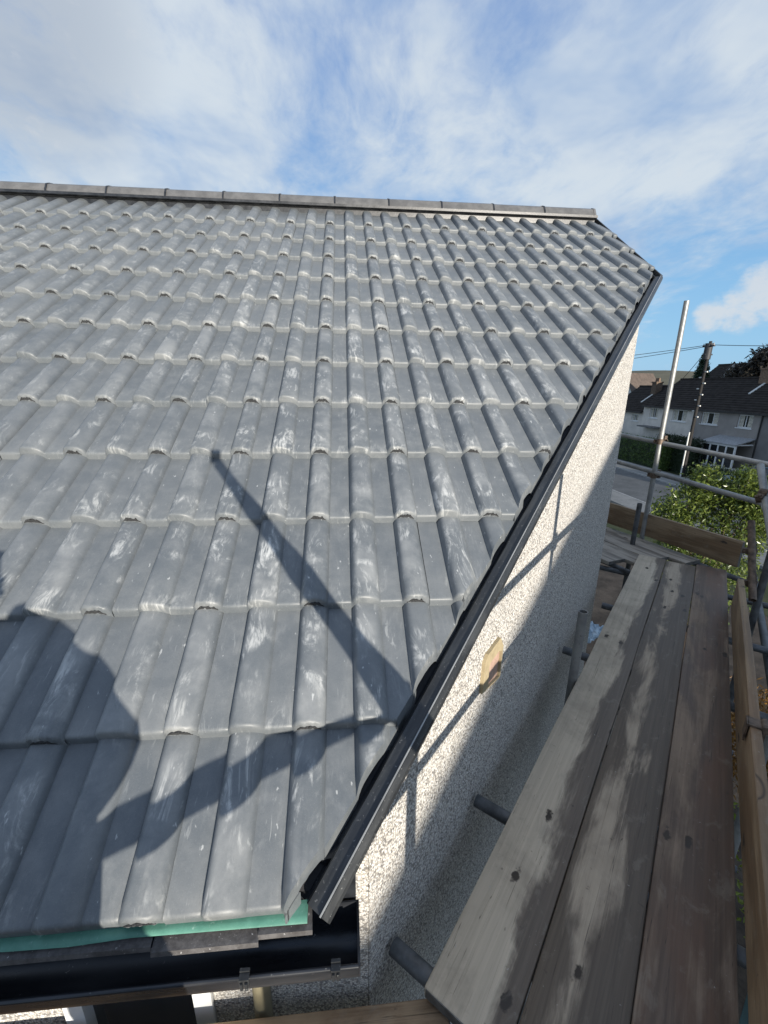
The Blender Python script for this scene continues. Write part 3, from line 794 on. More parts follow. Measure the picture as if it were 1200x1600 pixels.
board('scaffold_board', bo(0.225, 0.152), BD, UP, 3.98, 0.226, M_WOOD_PALE, label='pale dusty scaffold board nearest the pebbledash wall, with dark wet edges', category='scaffold board', group='boards of the scaffold walkway')
board('scaffold_board', bo(-0.55, 0.383) + UP * 0.004, BD, UP, 4.72, 0.228, M_WOOD_WET, label='damp middle scaffold board with pale dried patches', category='scaffold board', group='boards of the scaffold walkway')
board('scaffold_board', bo(-0.60, 0.6125) - UP * 0.002, BD, UP, 4.86, 0.224, M_WOOD_DARK, label='dark brown scaffold board beside the toe board', category='scaffold board', group='boards of the scaffold walkway')
# side toe board and end toe board, on edge
board('toe_board', bp(-0.7, 0.738, PZ + 0.122), BD, BN * -1, 4.12, 0.225, M_WOOD_TOE, label='brown toe board standing on edge along the outer side of the walkway', category='toe board')
board('toe_board', ep(-0.62, 0.0, PZ + 0.106), ED, EO * -1, 2.06, 0.25, M_WOOD_TOE, label='orange brown toe board across the far end of the scaffold', category='toe board')
labs = ('grey scaffold board crossing the far end, against the toe board', 'grey scaffold board crossing the far end, second from the toe board',
        'grey scaffold board crossing the far end, third from the toe board', 'pale scaffold board crossing the far end, at the open gap by the wall')
for k in range(4):
    board('scaffold_board', ep(-0.95 - 0.1 * (k % 2), -0.150 - 0.229 * k, PZ - 0.048 + 0.006 * (k % 2)), ED, UP, 2.1 - 0.06 * k, 0.222, M_WOOD_GREY, label=labs[k], category='scaffold board', group='boards crossing the far end of the scaffold')
# eaves platform the photographer kneels on
elab = ('muddy tan scaffold board under the gutter', 'tan scaffold board second out from the gutter', 'tan scaffold board third out from the gutter', 'tan scaffold board fourth out from the gutter')
for k in range(4):
    board('scaffold_board', Vector((-3.6, 0.030 - 0.232 * k, PZ - 0.052)), (1, 0, 0), UP, 3.84 - 0.05 * (k % 2), 0.226, M_WOOD_TAN, label=elab[k], category='scaffold board', group='boards along the front eaves')
for y in (0.05, -0.80):
    tube('ledger', (-3.6, y, PZ - 0.110), (0.5, y, PZ - 0.110), M_TUBE_DARK)
for x in (-0.6, -2.4): tube('standard', (x, -0.93, GZ), (x, -0.93, PZ + .03), M_TUBE_DARK)
# toe-board clip
cl_ = MB(); c0 = bp(1.65, 0.738, PZ + 0.238)
Mc = frame(c0, BD, BN, UP)
cl_.box((-0.03, -0.008, -0.006), (0.03, 0.050, 0.004), M=Mc); cl_.box((-0.03, -0.012, -0.08), (0.03, -0.006, 0.004), M=Mc); cl_.box((-0.03, 0.043, -0.06), (0.03, 0.052, 0.004), M=Mc)
cl_.tube(tuple(Mc @ Vector((-0.032, 0.05, 0.0))), tuple(Mc @ Vector((0.032, 0.05, 0.0))), 0.016, n=12)
cl_.build('toe_board_clip', M_COUPLER, scaf, M=INV, smooth=35)

# crumpled plastic lying below, seen through the gap
rs = random.Random(3)
mb = MB(); NX = 16
for i in range(NX):
    for j in range(NX):
        mb.v.append((i * 0.035 + rs.uniform(-.012, .012), j * 0.03 + rs.uniform(-.012, .012), rs.uniform(0, .07)))
for i in range(NX - 1):
    for j in range(NX - 1): mb.f.append((i * NX + j, (i + 1) * NX + j, (i + 1) * NX + j + 1, i * NX + j + 1))
mb.m = [0] * len(mb.f)
o = mb.build('plastic_wrapper', simple('pale blue plastic', (0.40, 0.50, 0.58), 0.35, 0.3, 12), label='crumpled pale blue plastic below the gap by the wall', category='plastic sheet')
WRAP = Vector((3.42, 4.45, -2.33))
lb = board('scaffold_board', bp(3.6, 0.02, -2.36), BD, UP, 2.8, 0.225, M_WOOD_GREY, label='old scaffold board on the lower lift, under the gap by the wall', category='scaffold board')
o.location = (WRAP.x - .2, WRAP.y - .25, WRAP.z); o.rotation_euler = (0, 0, .6)

# ------------------------------------------------------------------ leaves, hedges and trees
def leafmat(name, c1, c2, rough=0.45, trans=0.25):
    def b(g, s):
        pos = g.n('ShaderNodeNewGeometry').outputs['Position']
        rpi = g.n('ShaderNodeNewGeometry').outputs['Random Per Island']
        c = g.mix(rpi, c1, c2)
        setb(g, s, c, rough, 0, 0.4)
        tr = g.n('ShaderNodeBsdfTranslucent', None, Color=g.mix(0.5, c, tuple(min(1, k * 1.6) for k in c2)))
        mx = g.n('ShaderNodeMixShader', None, Fac=trans, i1=s.outputs[0], i2=tr.outputs[0])
        out = [n_ for n_ in g.t.nodes if n_.type == 'OUTPUT_MATERIAL'][0]
        g.t.links.new(mx.outputs[0], out.inputs['Surface'])
    return material(name, b)
M_LAUREL = leafmat('laurel leaves', (0.038, 0.072, 0.016), (0.17, 0.21, 0.045), 0.28)
M_LIME = leafmat('lime green leaves', (0.13, 0.19, 0.02), (0.26, 0.30, 0.05))
M_HEDGE = leafmat('hedge leaves', (0.045, 0.095, 0.025), (0.13, 0.19, 0.05))
M_HEDGE_D = leafmat('dark hedge leaves', (0.018, 0.032, 0.015), (0.035, 0.055, 0.025))
M_RUST = leafmat('rust brown leaves', (0.13, 0.06, 0.015), (0.32, 0.17, 0.04))
M_BEECH = leafmat('copper beech leaves', (0.020, 0.018, 0.018), (0.05, 0.045, 0.035))
M_CONIFER = leafmat('conifer needles', (0.018, 0.04, 0.022), (0.04, 0.075, 0.04))
M_BARK = simple('bark', (0.09, 0.065, 0.045), 0.9, 0.4, 12, bstr=0.6, bscale=30)
def leaves(n_clump, per, sampler, size, seed, spread):
    rg = np.random.default_rng(seed)
    Vv, Ff = [], []
    for _ in range(n_clump):
        c = np.array(sampler(rg)); out = rg.normal(size=3); out /= np.linalg.norm(out)
        for _k in range(per):
            p = c + rg.normal(size=3) * spread
            a = rg.normal(size=3) + np.array([0, 0, 0.35]); a /= np.linalg.norm(a)
            t = np.cross(a, rg.normal(size=3)); t /= np.linalg.norm(t); s_ = size * rg.uniform(.45, 1.35)
            nrm = np.cross(a, t)
            i = len(Vv)
            Vv += [tuple(p - a * s_), tuple(p + t * s_ * .38 + nrm * s_ * .10), tuple(p + a * s_), tuple(p - t * s_ * .38 + nrm * s_ * .10)]
            Ff += [(i, i + 1, i + 2), (i, i + 2, i + 3)]
    mb = MB(); mb.v = Vv; mb.f = Ff; mb.m = [0] * len(Ff); return mb
def ellipsoid_sampler(lobes, shell=0.55):
    def s(rg):
        c, r_ = lobes[rg.integers(len(lobes))]
        d = rg.normal(size=3); d /= np.linalg.norm(d); k = rg.uniform(shell, 1.0)
        return (c[0] + d[0] * r_[0] * k, c[1] + d[1] * r_[1] * k, c[2] + d[2] * r_[2] * k)
    return s
def plant(name, base, lobes, mat, n, per, size, spread, seed, label, category, trunk_r=0.07, shell=.55, group=None):
    root = empty(name, base, label=label, category=category, group=group)
    leaves(n, per, ellipsoid_sampler(lobes, shell), size, seed, spread).build('crown', mat, root)
    tb = MB(); rr_ = random.Random(seed)
    zc = min(c[2] for c, r_ in lobes)
    tb.tube((0, 0, -0.2), (0, 0, zc), trunk_r, n=8, r1=trunk_r * .7)
    for c, r_ in lobes:
        tb.tube((0, 0, zc * 0.8), (c[0], c[1], c[2] + r_[2] * 0.4), trunk_r * .5, n=6, r1=trunk_r * .15)
        for _ in range(3):
            tb.tube((c[0] * .6, c[1] * .6, zc * .8 + (c[2] - zc * .8) * .6), (c[0] + rr_.uniform(-.7, .7) * r_[0], c[1] + rr_.uniform(-.7, .7) * r_[1], c[2] + rr_.uniform(0, .8) * r_[2]), trunk_r * .25, n=5, r1=trunk_r * .06)
    tb.build('trunk', M_BARK, root, smooth=60)
    return root
bx, by = 8.35, 8.20
plant('laurel_bush', (bx, by, GZ), [((-.35, .35, 4.0), (.75, .75, .95)), ((.42, -.40, 4.05), (.6, .6, .95)), ((.05, 0, 3.5), (.95, .95, 1.0)), ((-.15, .2, 4.75), (.36, .36, .62)),
      ((.30, -.25, 4.78), (.34, .34, .55)), ((.62, -.58, 4.5), (.35, .35, .62)), ((0, 0, 2.5), (1.1, 1.1, 1.2)), ((-.55, .5, 3.9), (.5, .5, .5))], M_LAUREL, 1500, 15, 0.048, 0.085, 11,
      'tall sunlit laurel bush behind the end guard rails', 'bush')
plant('rust_shrub', (6.3, 3.9, GZ), [((0, 0, 1.9), (.8, .8, .8)), ((.3, .7, 1.6), (.8, .8, .7))], M_RUST, 420, 12, 0.05, 0.09, 21, 'rust brown shrub down beyond the outer toe board', 'shrub')
plant('lime_shrub', (5.2, 2.6, GZ), [((0, 0, 2.0), (.6, .6, .6)), ((-.4, -.5, 1.6), (.6, .6, .6))], M_LIME, 300, 12, 0.055, 0.09, 22, 'lime green shrub in front of the rust brown shrub', 'shrub')

def hedge(x0, x1, y0, y1, ztop, mat, n, seed, label):
    root = empty('hedge', ((x0 + x1) / 2, (y0 + y1) / 2, GZ), label=label, category='hedge', group='hedges across the road')
    hx, hy, hz = (x1 - x0) / 2, (y1 - y0) / 2, ztop - GZ
    def s(rg):
        p = [rg.uniform(-hx, hx), rg.uniform(-hy, hy), rg.uniform(0.05, hz)]
        k = rg.integers(4)
        if k == 0: p[0] = -hx + rg.normal() * .05
        elif k == 1: p[2] = hz + rg.normal() * .06
        elif k == 2: p[1] = -hy + rg.normal() * .05
        return p
    leaves(n, 10, s, 0.075, seed, 0.10).build('foliage', mat, root)
    MB().box((-hx * .8, -hy * .97, -.1), (hx * .8, hy * .97, hz * .9)).build('branches', M_HEDGE_D, root)
hedge(27.5, 28.6, 35.0, 52.0, -3.75, M_HEDGE, 2600, 31, 'long clipped green hedge opposite, left of the telegraph pole')
hedge(28.4, 29.4, 32.8, 37.2, -3.25, M_HEDGE_D, 900, 32, 'dark tall hedge behind the telegraph pole')
hedge(27.9, 28.5, 24.0, 31.0, -4.9, M_HEDGE_D, 600, 33, 'low dark hedge right of the telegraph pole')

# ------------------------------------------------------------------ houses over the road
M_RENDER_G = simple('grey roughcast render', (0.30, 0.275, 0.255), 0.9, 0.10, 1.2, bstr=0.5, bscale=14)
M_RENDER_L = simple('pale roughcast render', (0.66, 0.61, 0.55), 0.9, 0.1, 1.2, bstr=0.5, bscale=14)
M_RENDER_D = simple('dark grey render', (0.20, 0.19, 0.185), 0.9, 0.12, 1.2, bstr=0.5, bscale=14)
M_SLATE = simple('dark slate roof', (0.036, 0.031, 0.028), 0.95, 0.3, 2.5, spec=0.1)
M_BROWNROOF = simple('brown tiled roof', (0.095, 0.072, 0.058), 0.85, 0.25, 2.0)
M_BRICK = simple('tan chimney brick', (0.21, 0.14, 0.095), 0.9, 0.25, 7)
M_PIPE = simple('black downpipe', (0.02, 0.02, 0.022), 0.4, 0.2, 5)
def street_house(y0, y1, X, eaves, ridge, depth, wallm, windows, label, roofm=M_SLATE, group='terraced houses across the road', chim=None, pipe=None, porch=None, canopy=None, flash=False):
    root = empty('terraced_house', (X, (y0 + y1) / 2, GZ), label=label, category='house', group=group)
    ox, oy, oz = X, (y0 + y1) / 2, GZ
    def W(p): return (p[0] - ox, p[1] - oy, p[2] - oz)
    # front wall with openings
    ys = sorted({y0, y1} | {v for w_ in windows for v in w_[:2]}); zs = sorted({GZ, eaves} | {v for w_ in windows for v in w_[2:4]})
    mb = MB()
    for i in range(len(ys) - 1):
        for j in range(len(zs) - 1):
            cy, cz = (ys[i] + ys[i + 1]) / 2, (zs[j] + zs[j + 1]) / 2
            if any(w_[0] < cy < w_[1] and w_[2] < cz < w_[3] for w_ in windows): continue
            mb.box(W((X, ys[i], zs[j])), W((X + 0.28, ys[i + 1], zs[j + 1])))
    mb.build('wall', wallm, root)
    body = MB(); hr = (ridge - eaves)
    pts = [(X + .285, GZ), (X + depth, GZ), (X + depth, eaves), (X + depth / 2, ridge - .12), (X + .285, eaves - .02 + hr * .285 / (depth / 2))]
    body.prism([(x - ox, z - oz) for x, z in pts], y0 + .004 - oy, y1 - .004 - oy); body.build('side_wall', wallm, root)
    # roof laid in courses
    rf = MB(); nc = 15; ov = 0.28
    for side in (0, 1):
        for k in range(nc):
            t0, t1 = k / nc, (k + 1) / nc
            xa_, xb_ = -ov + (depth / 2 + ov) * t0, -ov + (depth / 2 + ov) * t1
            za, zb = eaves - ov * hr / (depth / 2) + (hr + ov * hr / (depth / 2)) * t0, eaves - ov * hr / (depth / 2) + (hr + ov * hr / (depth / 2)) * t1
            if side: xa_, xb_ = depth - xa_, depth - xb_
            pl = [(X + xa_, za), (X + xb_, zb), (X + xb_, zb + 0.03), (X + xa_, za + 0.075)]
            vs = [(x - ox, y0 - .0 - oy, z - oz) for x, z in pl] + [(x - ox, y1 - oy, z - oz) for x, z in pl]
            rf.add(vs, [(0, 1, 2, 3), (7, 6, 5, 4), (3, 2, 6, 7), (0, 3, 7, 4), (1, 0, 4, 5)])
    roof_ = rf.build('roof', roofm, root)
    MB().tube((X + depth / 2 - ox, y0 - oy, ridge + .04 - oz), (X + depth / 2 - ox, y1 - oy, ridge + .04 - oz), 0.11, n=10).build('ridge', roofm, roof_)
    MB().box(W((X - ov - 0.02, y0, eaves - .22)), W((X - ov + .10, y1, eaves - .11))).build('gutter', M_PIPE, root)
    for w_ in windows:
        a, b_, z0, z1 = w_[:4]
        f_ = MB(); fr = 0.075
        f_.box(W((X + .09, a, z0)), W((X + .16, a + fr, z1))); f_.box(W((X + .09, b_ - fr, z0)), W((X + .16, b_, z1)))
        f_.box(W((X + .09, a + fr, z1 - fr)), W((X + .16, b_ - fr, z1))); f_.box(W((X + .09, a + fr, z0)), W((X + .16, b_ - fr, z0 + fr)))
        nm = 3 if b_ - a > 1.5 else 2
        for q in range(1, nm):
            yy = a + (b_ - a) * q / nm; f_.box(W((X + .092, yy - .03, z0 + fr)), W((X + .158, yy + .03, z1 - fr)))
        wo_ = f_.build('window', M_WHITE, root)
        MB().box(W((X + .12, a + fr, z0 + fr)), W((X + .135, b_ - fr, z1 - fr))).build('pane', M_GLASS, wo_)
        MB().box(W((X - .06, a - .06, z0 - .07)), W((X + .10, b_ + .06, z0 - .003))).build('sill', M_WHITE, wo_)
        cu = MB()
        for ca, cb in ((a + fr + .02, a + (b_ - a) * .36), (b_ - (b_ - a) * .36, b_ - fr - .02)):
            cu.box(W((X + .112, ca, z0 + fr)), W((X + .118, cb, z1 - fr)))
        cu.build('curtain', M_CURTAIN, wo_)
    if pipe is not None:
        MB().tube(W((X - .06, pipe, eaves - .2)), W((X - .06, pipe, GZ)), 0.05, n=8).build('downpipe', M_PIPE, root)
    if chim:
        cy, cx, z0, z1, wd, mt = chim
        c_ = MB(); c_.box(W((cx - .35, cy - wd / 2, z0)), W((cx + .35, cy + wd / 2, z1))); c_.box(W((cx - .42, cy - wd / 2 - .06, z1)), W((cx + .42, cy + wd / 2 + .06, z1 + .12)))
        co_ = c_.build('chimney', mt, root)
        for q in (-1, 0, 1):
            MB().tube(W((cx, cy + q * wd * .3, z1 + .122)), W((cx, cy + q * wd * .3, z1 + .5)), 0.11, 0.08, 10, r1=.09).build('chimney_pot', M_BRICK, co_)
        if flash:
            xs = cx - 2.2
            zz = lambda x: eaves + hr * (x - X) / (depth / 2) + 0.10
            fl = MB(); fl.add([W((cx - 1.5, cy - .1, zz(cx - 1.5))), W((cx - 1.5, cy + .1, zz(cx - 1.5))), W((cx + .3, cy + .1, zz(cx + .3))), W((cx + .3, cy - .1, zz(cx + .3))),
                               W((cx - 1.5, cy - .1, zz(cx - 1.5) - .1)), W((cx - 1.5, cy + .1, zz(cx - 1.5) - .1)), W((cx + .3, cy + .1, zz(cx + .3) - .1)), W((cx + .3, cy - .1, zz(cx + .3) - .1))],
                              [(0, 1, 2, 3), (0, 4, 5, 1), (1, 5, 6, 2), (3, 2, 6, 7), (0, 3, 7, 4)])
            fl.build('party_wall_coping', M_DIRTYWHITE, root)
    if canopy:
        a, b_, z = canopy
        MB().box(W((X - .9, a, z)), W((X - .002, b_, z + .12))).build('canopy', simple('grey canopy', (.15, .15, .15), .7), root)
    if porch:
        a, b_, zt = porch; px_ = X - 1.4
        rf_ = MB(); rf_.add([W((px_ - .15, a - .12, zt - .12)), W((px_ - .15, b_ + .12, zt - .12)), W((X - .003, b_ + .12, zt + .32)), W((X - .003, a - .12, zt + .32)),
                             W((px_ - .15, a - .12, zt - .2)), W((px_ - .15, b_ + .12, zt - .2)), W((X - .003, b_ + .12, zt + .24)), W((X - .003, a - .12, zt + .24))],
                            [(0, 3, 2, 1), (4, 5, 6, 7), (0, 1, 5, 4), (1, 2, 6, 5), (0, 4, 7, 3)])
        pr = rf_.build('porch', simple('grey porch roof', (.30, .31, .32), .6), root)
        fm = MB(); n_ = 4
        for q in range(n_ + 1):
            yy = a + (b_ - a) * q / n_; fm.box(W((px_ - .05, yy - .06, GZ)), W((px_ + .05, yy + .06, zt - .2)))
        fm.box(W((px_ - .048, a, zt - .34)), W((px_ + .048, b_, zt - .205))); fm.box(W((px_ - .048, a, GZ + .9)), W((px_ + .048, b_, GZ + 1.02))); fm.box(W((px_ - .03, a, GZ)), W((px_ + .03, b_, GZ + .9)))
        fm.box(W((px_ + .06, a - .05, GZ)), W((X - .003, a + .05, GZ + 1.0))); fm.box(W((px_ + .06, a - .05, zt - .2)), W((X - .003, a + .05, zt - .1)))
        fm.build('porch_frame', M_WHITE, pr)
        MB().box(W((px_ - .01, a + .06, GZ + 1.02)), W((px_ + .01, b_ - .06, zt - .34))).build('porch_glass', M_GLASS, pr)
    return root
FX = 31.0
street_house(29.9, 36.3, FX, -0.72, 1.78, 7.0, M_RENDER_G, [(33.68, 35.5, -2.02, -1.02), (30.5, 31.85, -2.0, -1.0), (34.2, 35.6, -5.1, -3.9)],
             'mid grey rendered house with a glazed white porch, behind the laurel bush', chim=(33.15, 34.2, 1.0, 2.45, 1.2, M_BRICK), pipe=36.15, porch=(30.0, 33.1, -3.05), flash=True)
street_house(36.302, 43.2, FX, -0.74, 1.76, 7.0, M_RENDER_L, [(37.2, 39.0, -2.05, -1.0), (41.0, 42.2, -2.0, -1.0), (38.0, 40.0, -5.0, -3.8)],
             'pale rendered house with a dark canopy, left of the telegraph pole', canopy=(39.9, 42.6, -2.9))
street_house(43.202, 49.5, FX, -1.42, 1.05, 7.0, M_RENDER_L, [(43.85, 44.95, -2.5, -1.8), (46.5, 48, -2.5, -1.8)],
             'lower white rendered house farthest left across the road', chim=(45.4, 33.6, 0.2, 1.45, 0.7, simple('weathered brown brick', (.12, .085, .06), .9, .35, 9)), flash=True)
street_house(22.5, 29.898, FX, -0.75, 1.74, 7.0, M_RENDER_D, [(26.5, 28.2, -2.0, -1.0), (23.3, 24.8, -2.0, -1.0)],
             'dark grey rendered house at the right edge of the terrace', pipe=29.75)
# houses on the next street behind
street_house(52.0, 64.0, 52.0, 0.5, 4.3, 9.0, M_RENDER_L, [], 'dark roofed house beyond the terrace, beside the conifer', group='houses behind the terrace')
street_house(82.0, 96.0, 62.0, -1.6, 1.35, 9.0, M_RENDER_L, [], 'brown roofed house far behind the pale terrace house', roofm=M_BROWNROOF, group='houses behind the terrace')
def gable_house(x, y, w_, d_, eaves, ridge, wallm, roofm, label, group, win=True, rz=0.0):
    """a detached house whose gable faces local -y"""
    root = empty('gabled_house', (x, y, GZ), rz, label=label, category='house', group=group)
    h, e = ridge - GZ, eaves - GZ
    MB().prism([(-w_ / 2, 0), (w_ / 2, 0), (w_ / 2, e), (0, h), (-w_ / 2, e)], 0, d_).build('wall', wallm, root)
    r = MB(); t = 0.14; sl = (h - e) / (w_ / 2)
    for sg in (-1, 1):
        xo = sg * (w_ / 2 + .3); pl = [(xo, e - .3 * sl + .02), (0, h + .02), (0, h + t), (xo, e - .3 * sl + t)]
        r.prism(pl if sg < 0 else pl[::-1], -.22, d_ + .22)
    r.build('roof', roofm, root)
    if win:
        for (a, z0) in ((-w_ * .25, e - 1.9), (w_ * .12, e - 1.9), (-w_ * .25, 0.9), (w_ * .12, 0.9)):
            f_ = MB(); f_.box((a, -.04, z0), (a + .08, .03, z0 + 1.2)); f_.box((a + 1.32, -.04, z0), (a + 1.4, .03, z0 + 1.2)); f_.box((a + .08, -.04, z0), (a + 1.32, .03, z0 + .08)); f_.box((a + .08, -.04, z0 + 1.12), (a + 1.32, .03, z0 + 1.2)); f_.box((a + .66, -.038, z0 + .08), (a + .74, .03, z0 + 1.12))
            wo_ = f_.build('window', M_WHITE, root); MB().box((a + .08, -.015, z0 + .08), (a + 1.32, -.004, z0 + 1.12)).build('pane', M_GLASS, wo_)
    return root
gable_house(49.2, 53.3, 3.4, 6, 1.2, 4.1, M_WHITE, M_SLATE, 'small white gable with a pointed roof beyond the terrace', 'houses behind the terrace', False, R(-40))
gable_house(52.0, 80.0, 4.5, 8, 0.0, 3.4, M_WHITE, M_BROWNROOF, 'white gable end beside the brown roof, far left behind the terrace', 'houses behind the terrace', False, R(-70))
# the neighbour behind the photographer, whose roof throws the shade over the scaffold
gable_house(5.9, -9.0, 9.8, 8.0, -0.29, 2.51, M_RENDER_L, M_SLATE, 'gabled neighbouring house standing behind the scaffold', 'neighbouring houses', True, 0)
bpy.data.objects['gabled_house.002'].rotation_euler.z = math.pi

# ------------------------------------------------------------------ telegraph pole, wires, trees, car
pole = empty('telegraph_pole', (27.35, 31.9, GZ), label='dark wooden telegraph pole with white step irons and a pale lower sleeve', category='telegraph pole')
PT = 10.35
MB().tube((0, 0, -.3), (0.02, 0, PT), 0.14, n=14, r1=0.10).build('shaft', simple('tarred pole timber', (.014, .012, .011), .8, .4, 6), pole, smooth=50)
st = simple('galvanised step iron', (.55, .55, .52), .5)
for k in range(9):
    a = 1 if k % 2 else -1
    MB().tube((0.0, 0.10 * a, 4.8 + k * .42), (-.02, .34 * a, 4.8 + k * .42), 0.05, n=8).build('step_iron', st, pole)
MB().tube((-.2, -.02, 0), (-.2, -.02, 3.6), .055, n=10).build('cable_guard', M_DIRTYWHITE, pole, smooth=50)
hd = MB(); hd.box((-.3, -.10, PT - 1.0), (.3, .10, PT - .9)); hd.tube((-.05, 0, PT - 1.3), (-.05, 0, PT - .15), .26, n=12); hd.box((-.12, -.55, PT - .4), (.0, .55, PT - .3))
hd.build('terminal_box', simple('dark terminal box', (.03, .03, .033), .6), pole, smooth=35)
for k in (-.45, -.15, .2, .5): MB().tube((-.06, k, PT - .295), (-.06, k, PT - .14), .05, n=8, r1=.03).build('insulator', simple('grey insulator', (.3, .3, .3), .4), pole)
ptop = Vector((27.35, 31.9, GZ + PT - .25))
def wire(p0, p1, sag, label):
    mb = MB(); K = 18; pr = None
    for k in range(K + 1):
        t = k / K; p = p0.lerp(p1, t) + Vector((0, 0, -sag * 4 * t * (1 - t)))
        if pr is not None: mb.tube(pr, p, 0.022, n=5)
        pr = p
    mb.build('overhead_wire', M_PIPE, label=label, category='wire', group='overhead wires')
wire(ptop, Vector((18.0, 56, 3.3)), .35, 'overhead wire sloping away left from the telegraph pole, upper of the two')
wire(ptop + Vector((0, .2, -.1)), Vector((17.4, 55, 2.4)), .35, 'overhead wire sloping away left from the telegraph pole, lower of the two')
wire(ptop, Vector((33.0, 17, 3.6)), .3, 'overhead wire running right from the telegraph pole')
wire(ptop + Vector((0, 0, -.2)), Vector((31, 41.5, -0.9)), .2, 'thin service wire dropping left from the telegraph pole to the roofs')

# conifer
cf = empty('conifer', (47.6, 56.3, GZ), label='narrow dark conifer rising beside the telegraph pole', category='tree')
def con(rg):
    t = rg.uniform(0, 1) ** 0.8; H = 10.3; r_ = (1 - t) * 2.9 + .05; lay = (t * 17) % 1
    a = rg.uniform(0, 2 * math.pi); rr_ = r_ * (0.55 + .45 * rg.uniform()) * (1 - .35 * lay)
    return (rr_ * math.cos(a), rr_ * math.sin(a), .8 + t * H + .15 * rg.normal())
leaves(2300, 7, con, .17, 51, .14).build('crown', M_CONIFER, cf)
MB().tube((0, 0, -.2), (0, 0, 11.3), .2, n=8, r1=.03).build('trunk', M_BARK, cf)
plant('copper_beech', (48.5, 45.5, GZ), [((0, 0, 8.2), (4.2, 4.2, 3.8)), ((-1.9, 2.6, 7.6), (2.4, 2.4, 2.2)), ((2, -3, 8.2), (4, 4, 3.4)), ((.3, 1.4, 9.9), (2.3, 2.3, 1.9)), ((-1, 4.3, 6.6), (1.8, 1.8, 1.3))], M_BEECH, 3600, 12, .26, .30, 61,
      'large dark copper beech behind the terrace at the right', 'tree', .4, .4)
plant('round_tree', (50.0, 80.0, GZ), [((0, 0, 9.1), (1.9, 1.9, 1.6))], M_HEDGE, 260, 9, .25, .3, 62, 'small round tree on the skyline left of the scaffold pole', 'tree', .25, .3)

# parked car behind the bush
def make_car(loc, rz, paint, label):
    root = empty('parked_car', loc, rz, label=label, category='car')
    def loft(secs, name, mat, par):
        mb = MB(); n_ = len(secs[0])
        for s_ in secs: mb.v += s_
        for i in range(len(secs) - 1):
            for j in range(n_):
                k = (j + 1) % n_; mb.f.append((i * n_ + j, i * n_ + k, (i + 1) * n_ + k, (i + 1) * n_ + j))
        mb.f += [tuple(range(n_ - 1, -1, -1)), tuple((len(secs) - 1) * n_ + j for j in range(n_))]; mb.m = [0] * len(mb.f)
        me = mb.data(name, mat); bm = bmesh.new(); bm.from_mesh(me); bmesh.ops.recalc_face_normals(bm, faces=bm.faces[:]); bm.to_mesh(me); bm.free(); smooth_mesh(me, 40)
        return link(name, me, par)
    def sec(x, w_, z0, z1, tumble=0.92):
        return [(x, -w_ * .94, z0), (x, w_ * .94, z0), (x, w_, z0 + (z1 - z0) * .45), (x, w_ * tumble, z1 - .05), (x, w_ * tumble * .92, z1), (x, -w_ * tumble * .92, z1), (x, -w_ * tumble, z1 - .05), (x, -w_, z0 + (z1 - z0) * .45)]
    loft([sec(-2.05, .70, .32, .66), sec(-1.9, .82, .24, .86), sec(-1.2, .86, .2, .94), sec(0, .87, .2, .96), (sec(1.0, .86, .2, .93)), sec(1.75, .82, .22, .82), sec(2.05, .7, .3, .62)], 'body', paint, root)
    loft([sec(-1.75, .70, .90, .98, .98), sec(-1.25, .72, .92, 1.40, .84), sec(-.4, .73, .92, 1.48, .82), sec(.35, .73, .92, 1.44, .82), sec(1.05, .72, .9, .97, .98)], 'cabin', M_GLASS, root)
    loft([sec(-1.28, .60, 1.40, 1.425, .98), sec(-.4, .615, 1.475, 1.50, .98), sec(.36, .60, 1.435, 1.46, .98)], 'car_roof', paint, root)
    for sx in (-1.25, 1.28):
        for sy in (-1, 1):
            wh = MB().tube((sx, sy * .68, .31), (sx, sy * .885, .31), .31, n=20).build('wheel', M_PIPE, root, smooth=40)
            MB().tube((sx, sy * .86, .31), (sx, sy * .892, .31), .19, n=14).build('rim', M_TUBE, wh, smooth=40)
    for sy in (-1, 1):
        MB().box((1.92, sy * .62 - .14, .58), (2.02, sy * .62 + .14, .70)).build('headlight', M_WHITE, root); MB().box((-2.0, sy * .62 - .12, .62), (-1.93, sy * .62 + .12, .76)).build('tail_light', simple('red lens', (.35, .02, .02), .3), root)
make_car((26.9, 24.3, GZ), R(92), simple('slate blue car paint', (.10, .15, .19), .25, .1, 3), 'slate blue car parked behind the laurel bush')
bpy.data.objects['parked_car'].scale = (1.3, 1.3, 1.5)

# wheelie bin below the outer toe board
wb_ = empty('wheelie_bin', (4.15, 1.55, GZ), R(35), label='dark green wheelie bin down beside the scaffold', category='bin')
M_BIN = simple('dark green bin plastic', (.02, .05, .045), .5, .2, 5)
b_ = MB(); b_.add([(-.24, -.28, .1), (.24, -.28, .1), (.24, .26, .1), (-.24, .26, .1), (-.29, -.36, 1.0), (.29, -.36, 1.0), (.29, .36, 1.0), (-.29, .36, 1.0)], [(0, 3, 2, 1), (0, 1, 5, 4), (1, 2, 6, 5), (2, 3, 7, 6), (3, 0, 4, 7)]); b_.build('bin_body', M_BIN, wb_)
MB().box((-.31, -.40, 1.0), (.31, .38, 1.06)).build('lid', M_BIN, wb_)
for s_ in (-1, 1): MB().tube((s_ * .2, .3, .1), (s_ * .26, .3, .1), .1, n=12).build('wheel', M_PIPE, wb_)

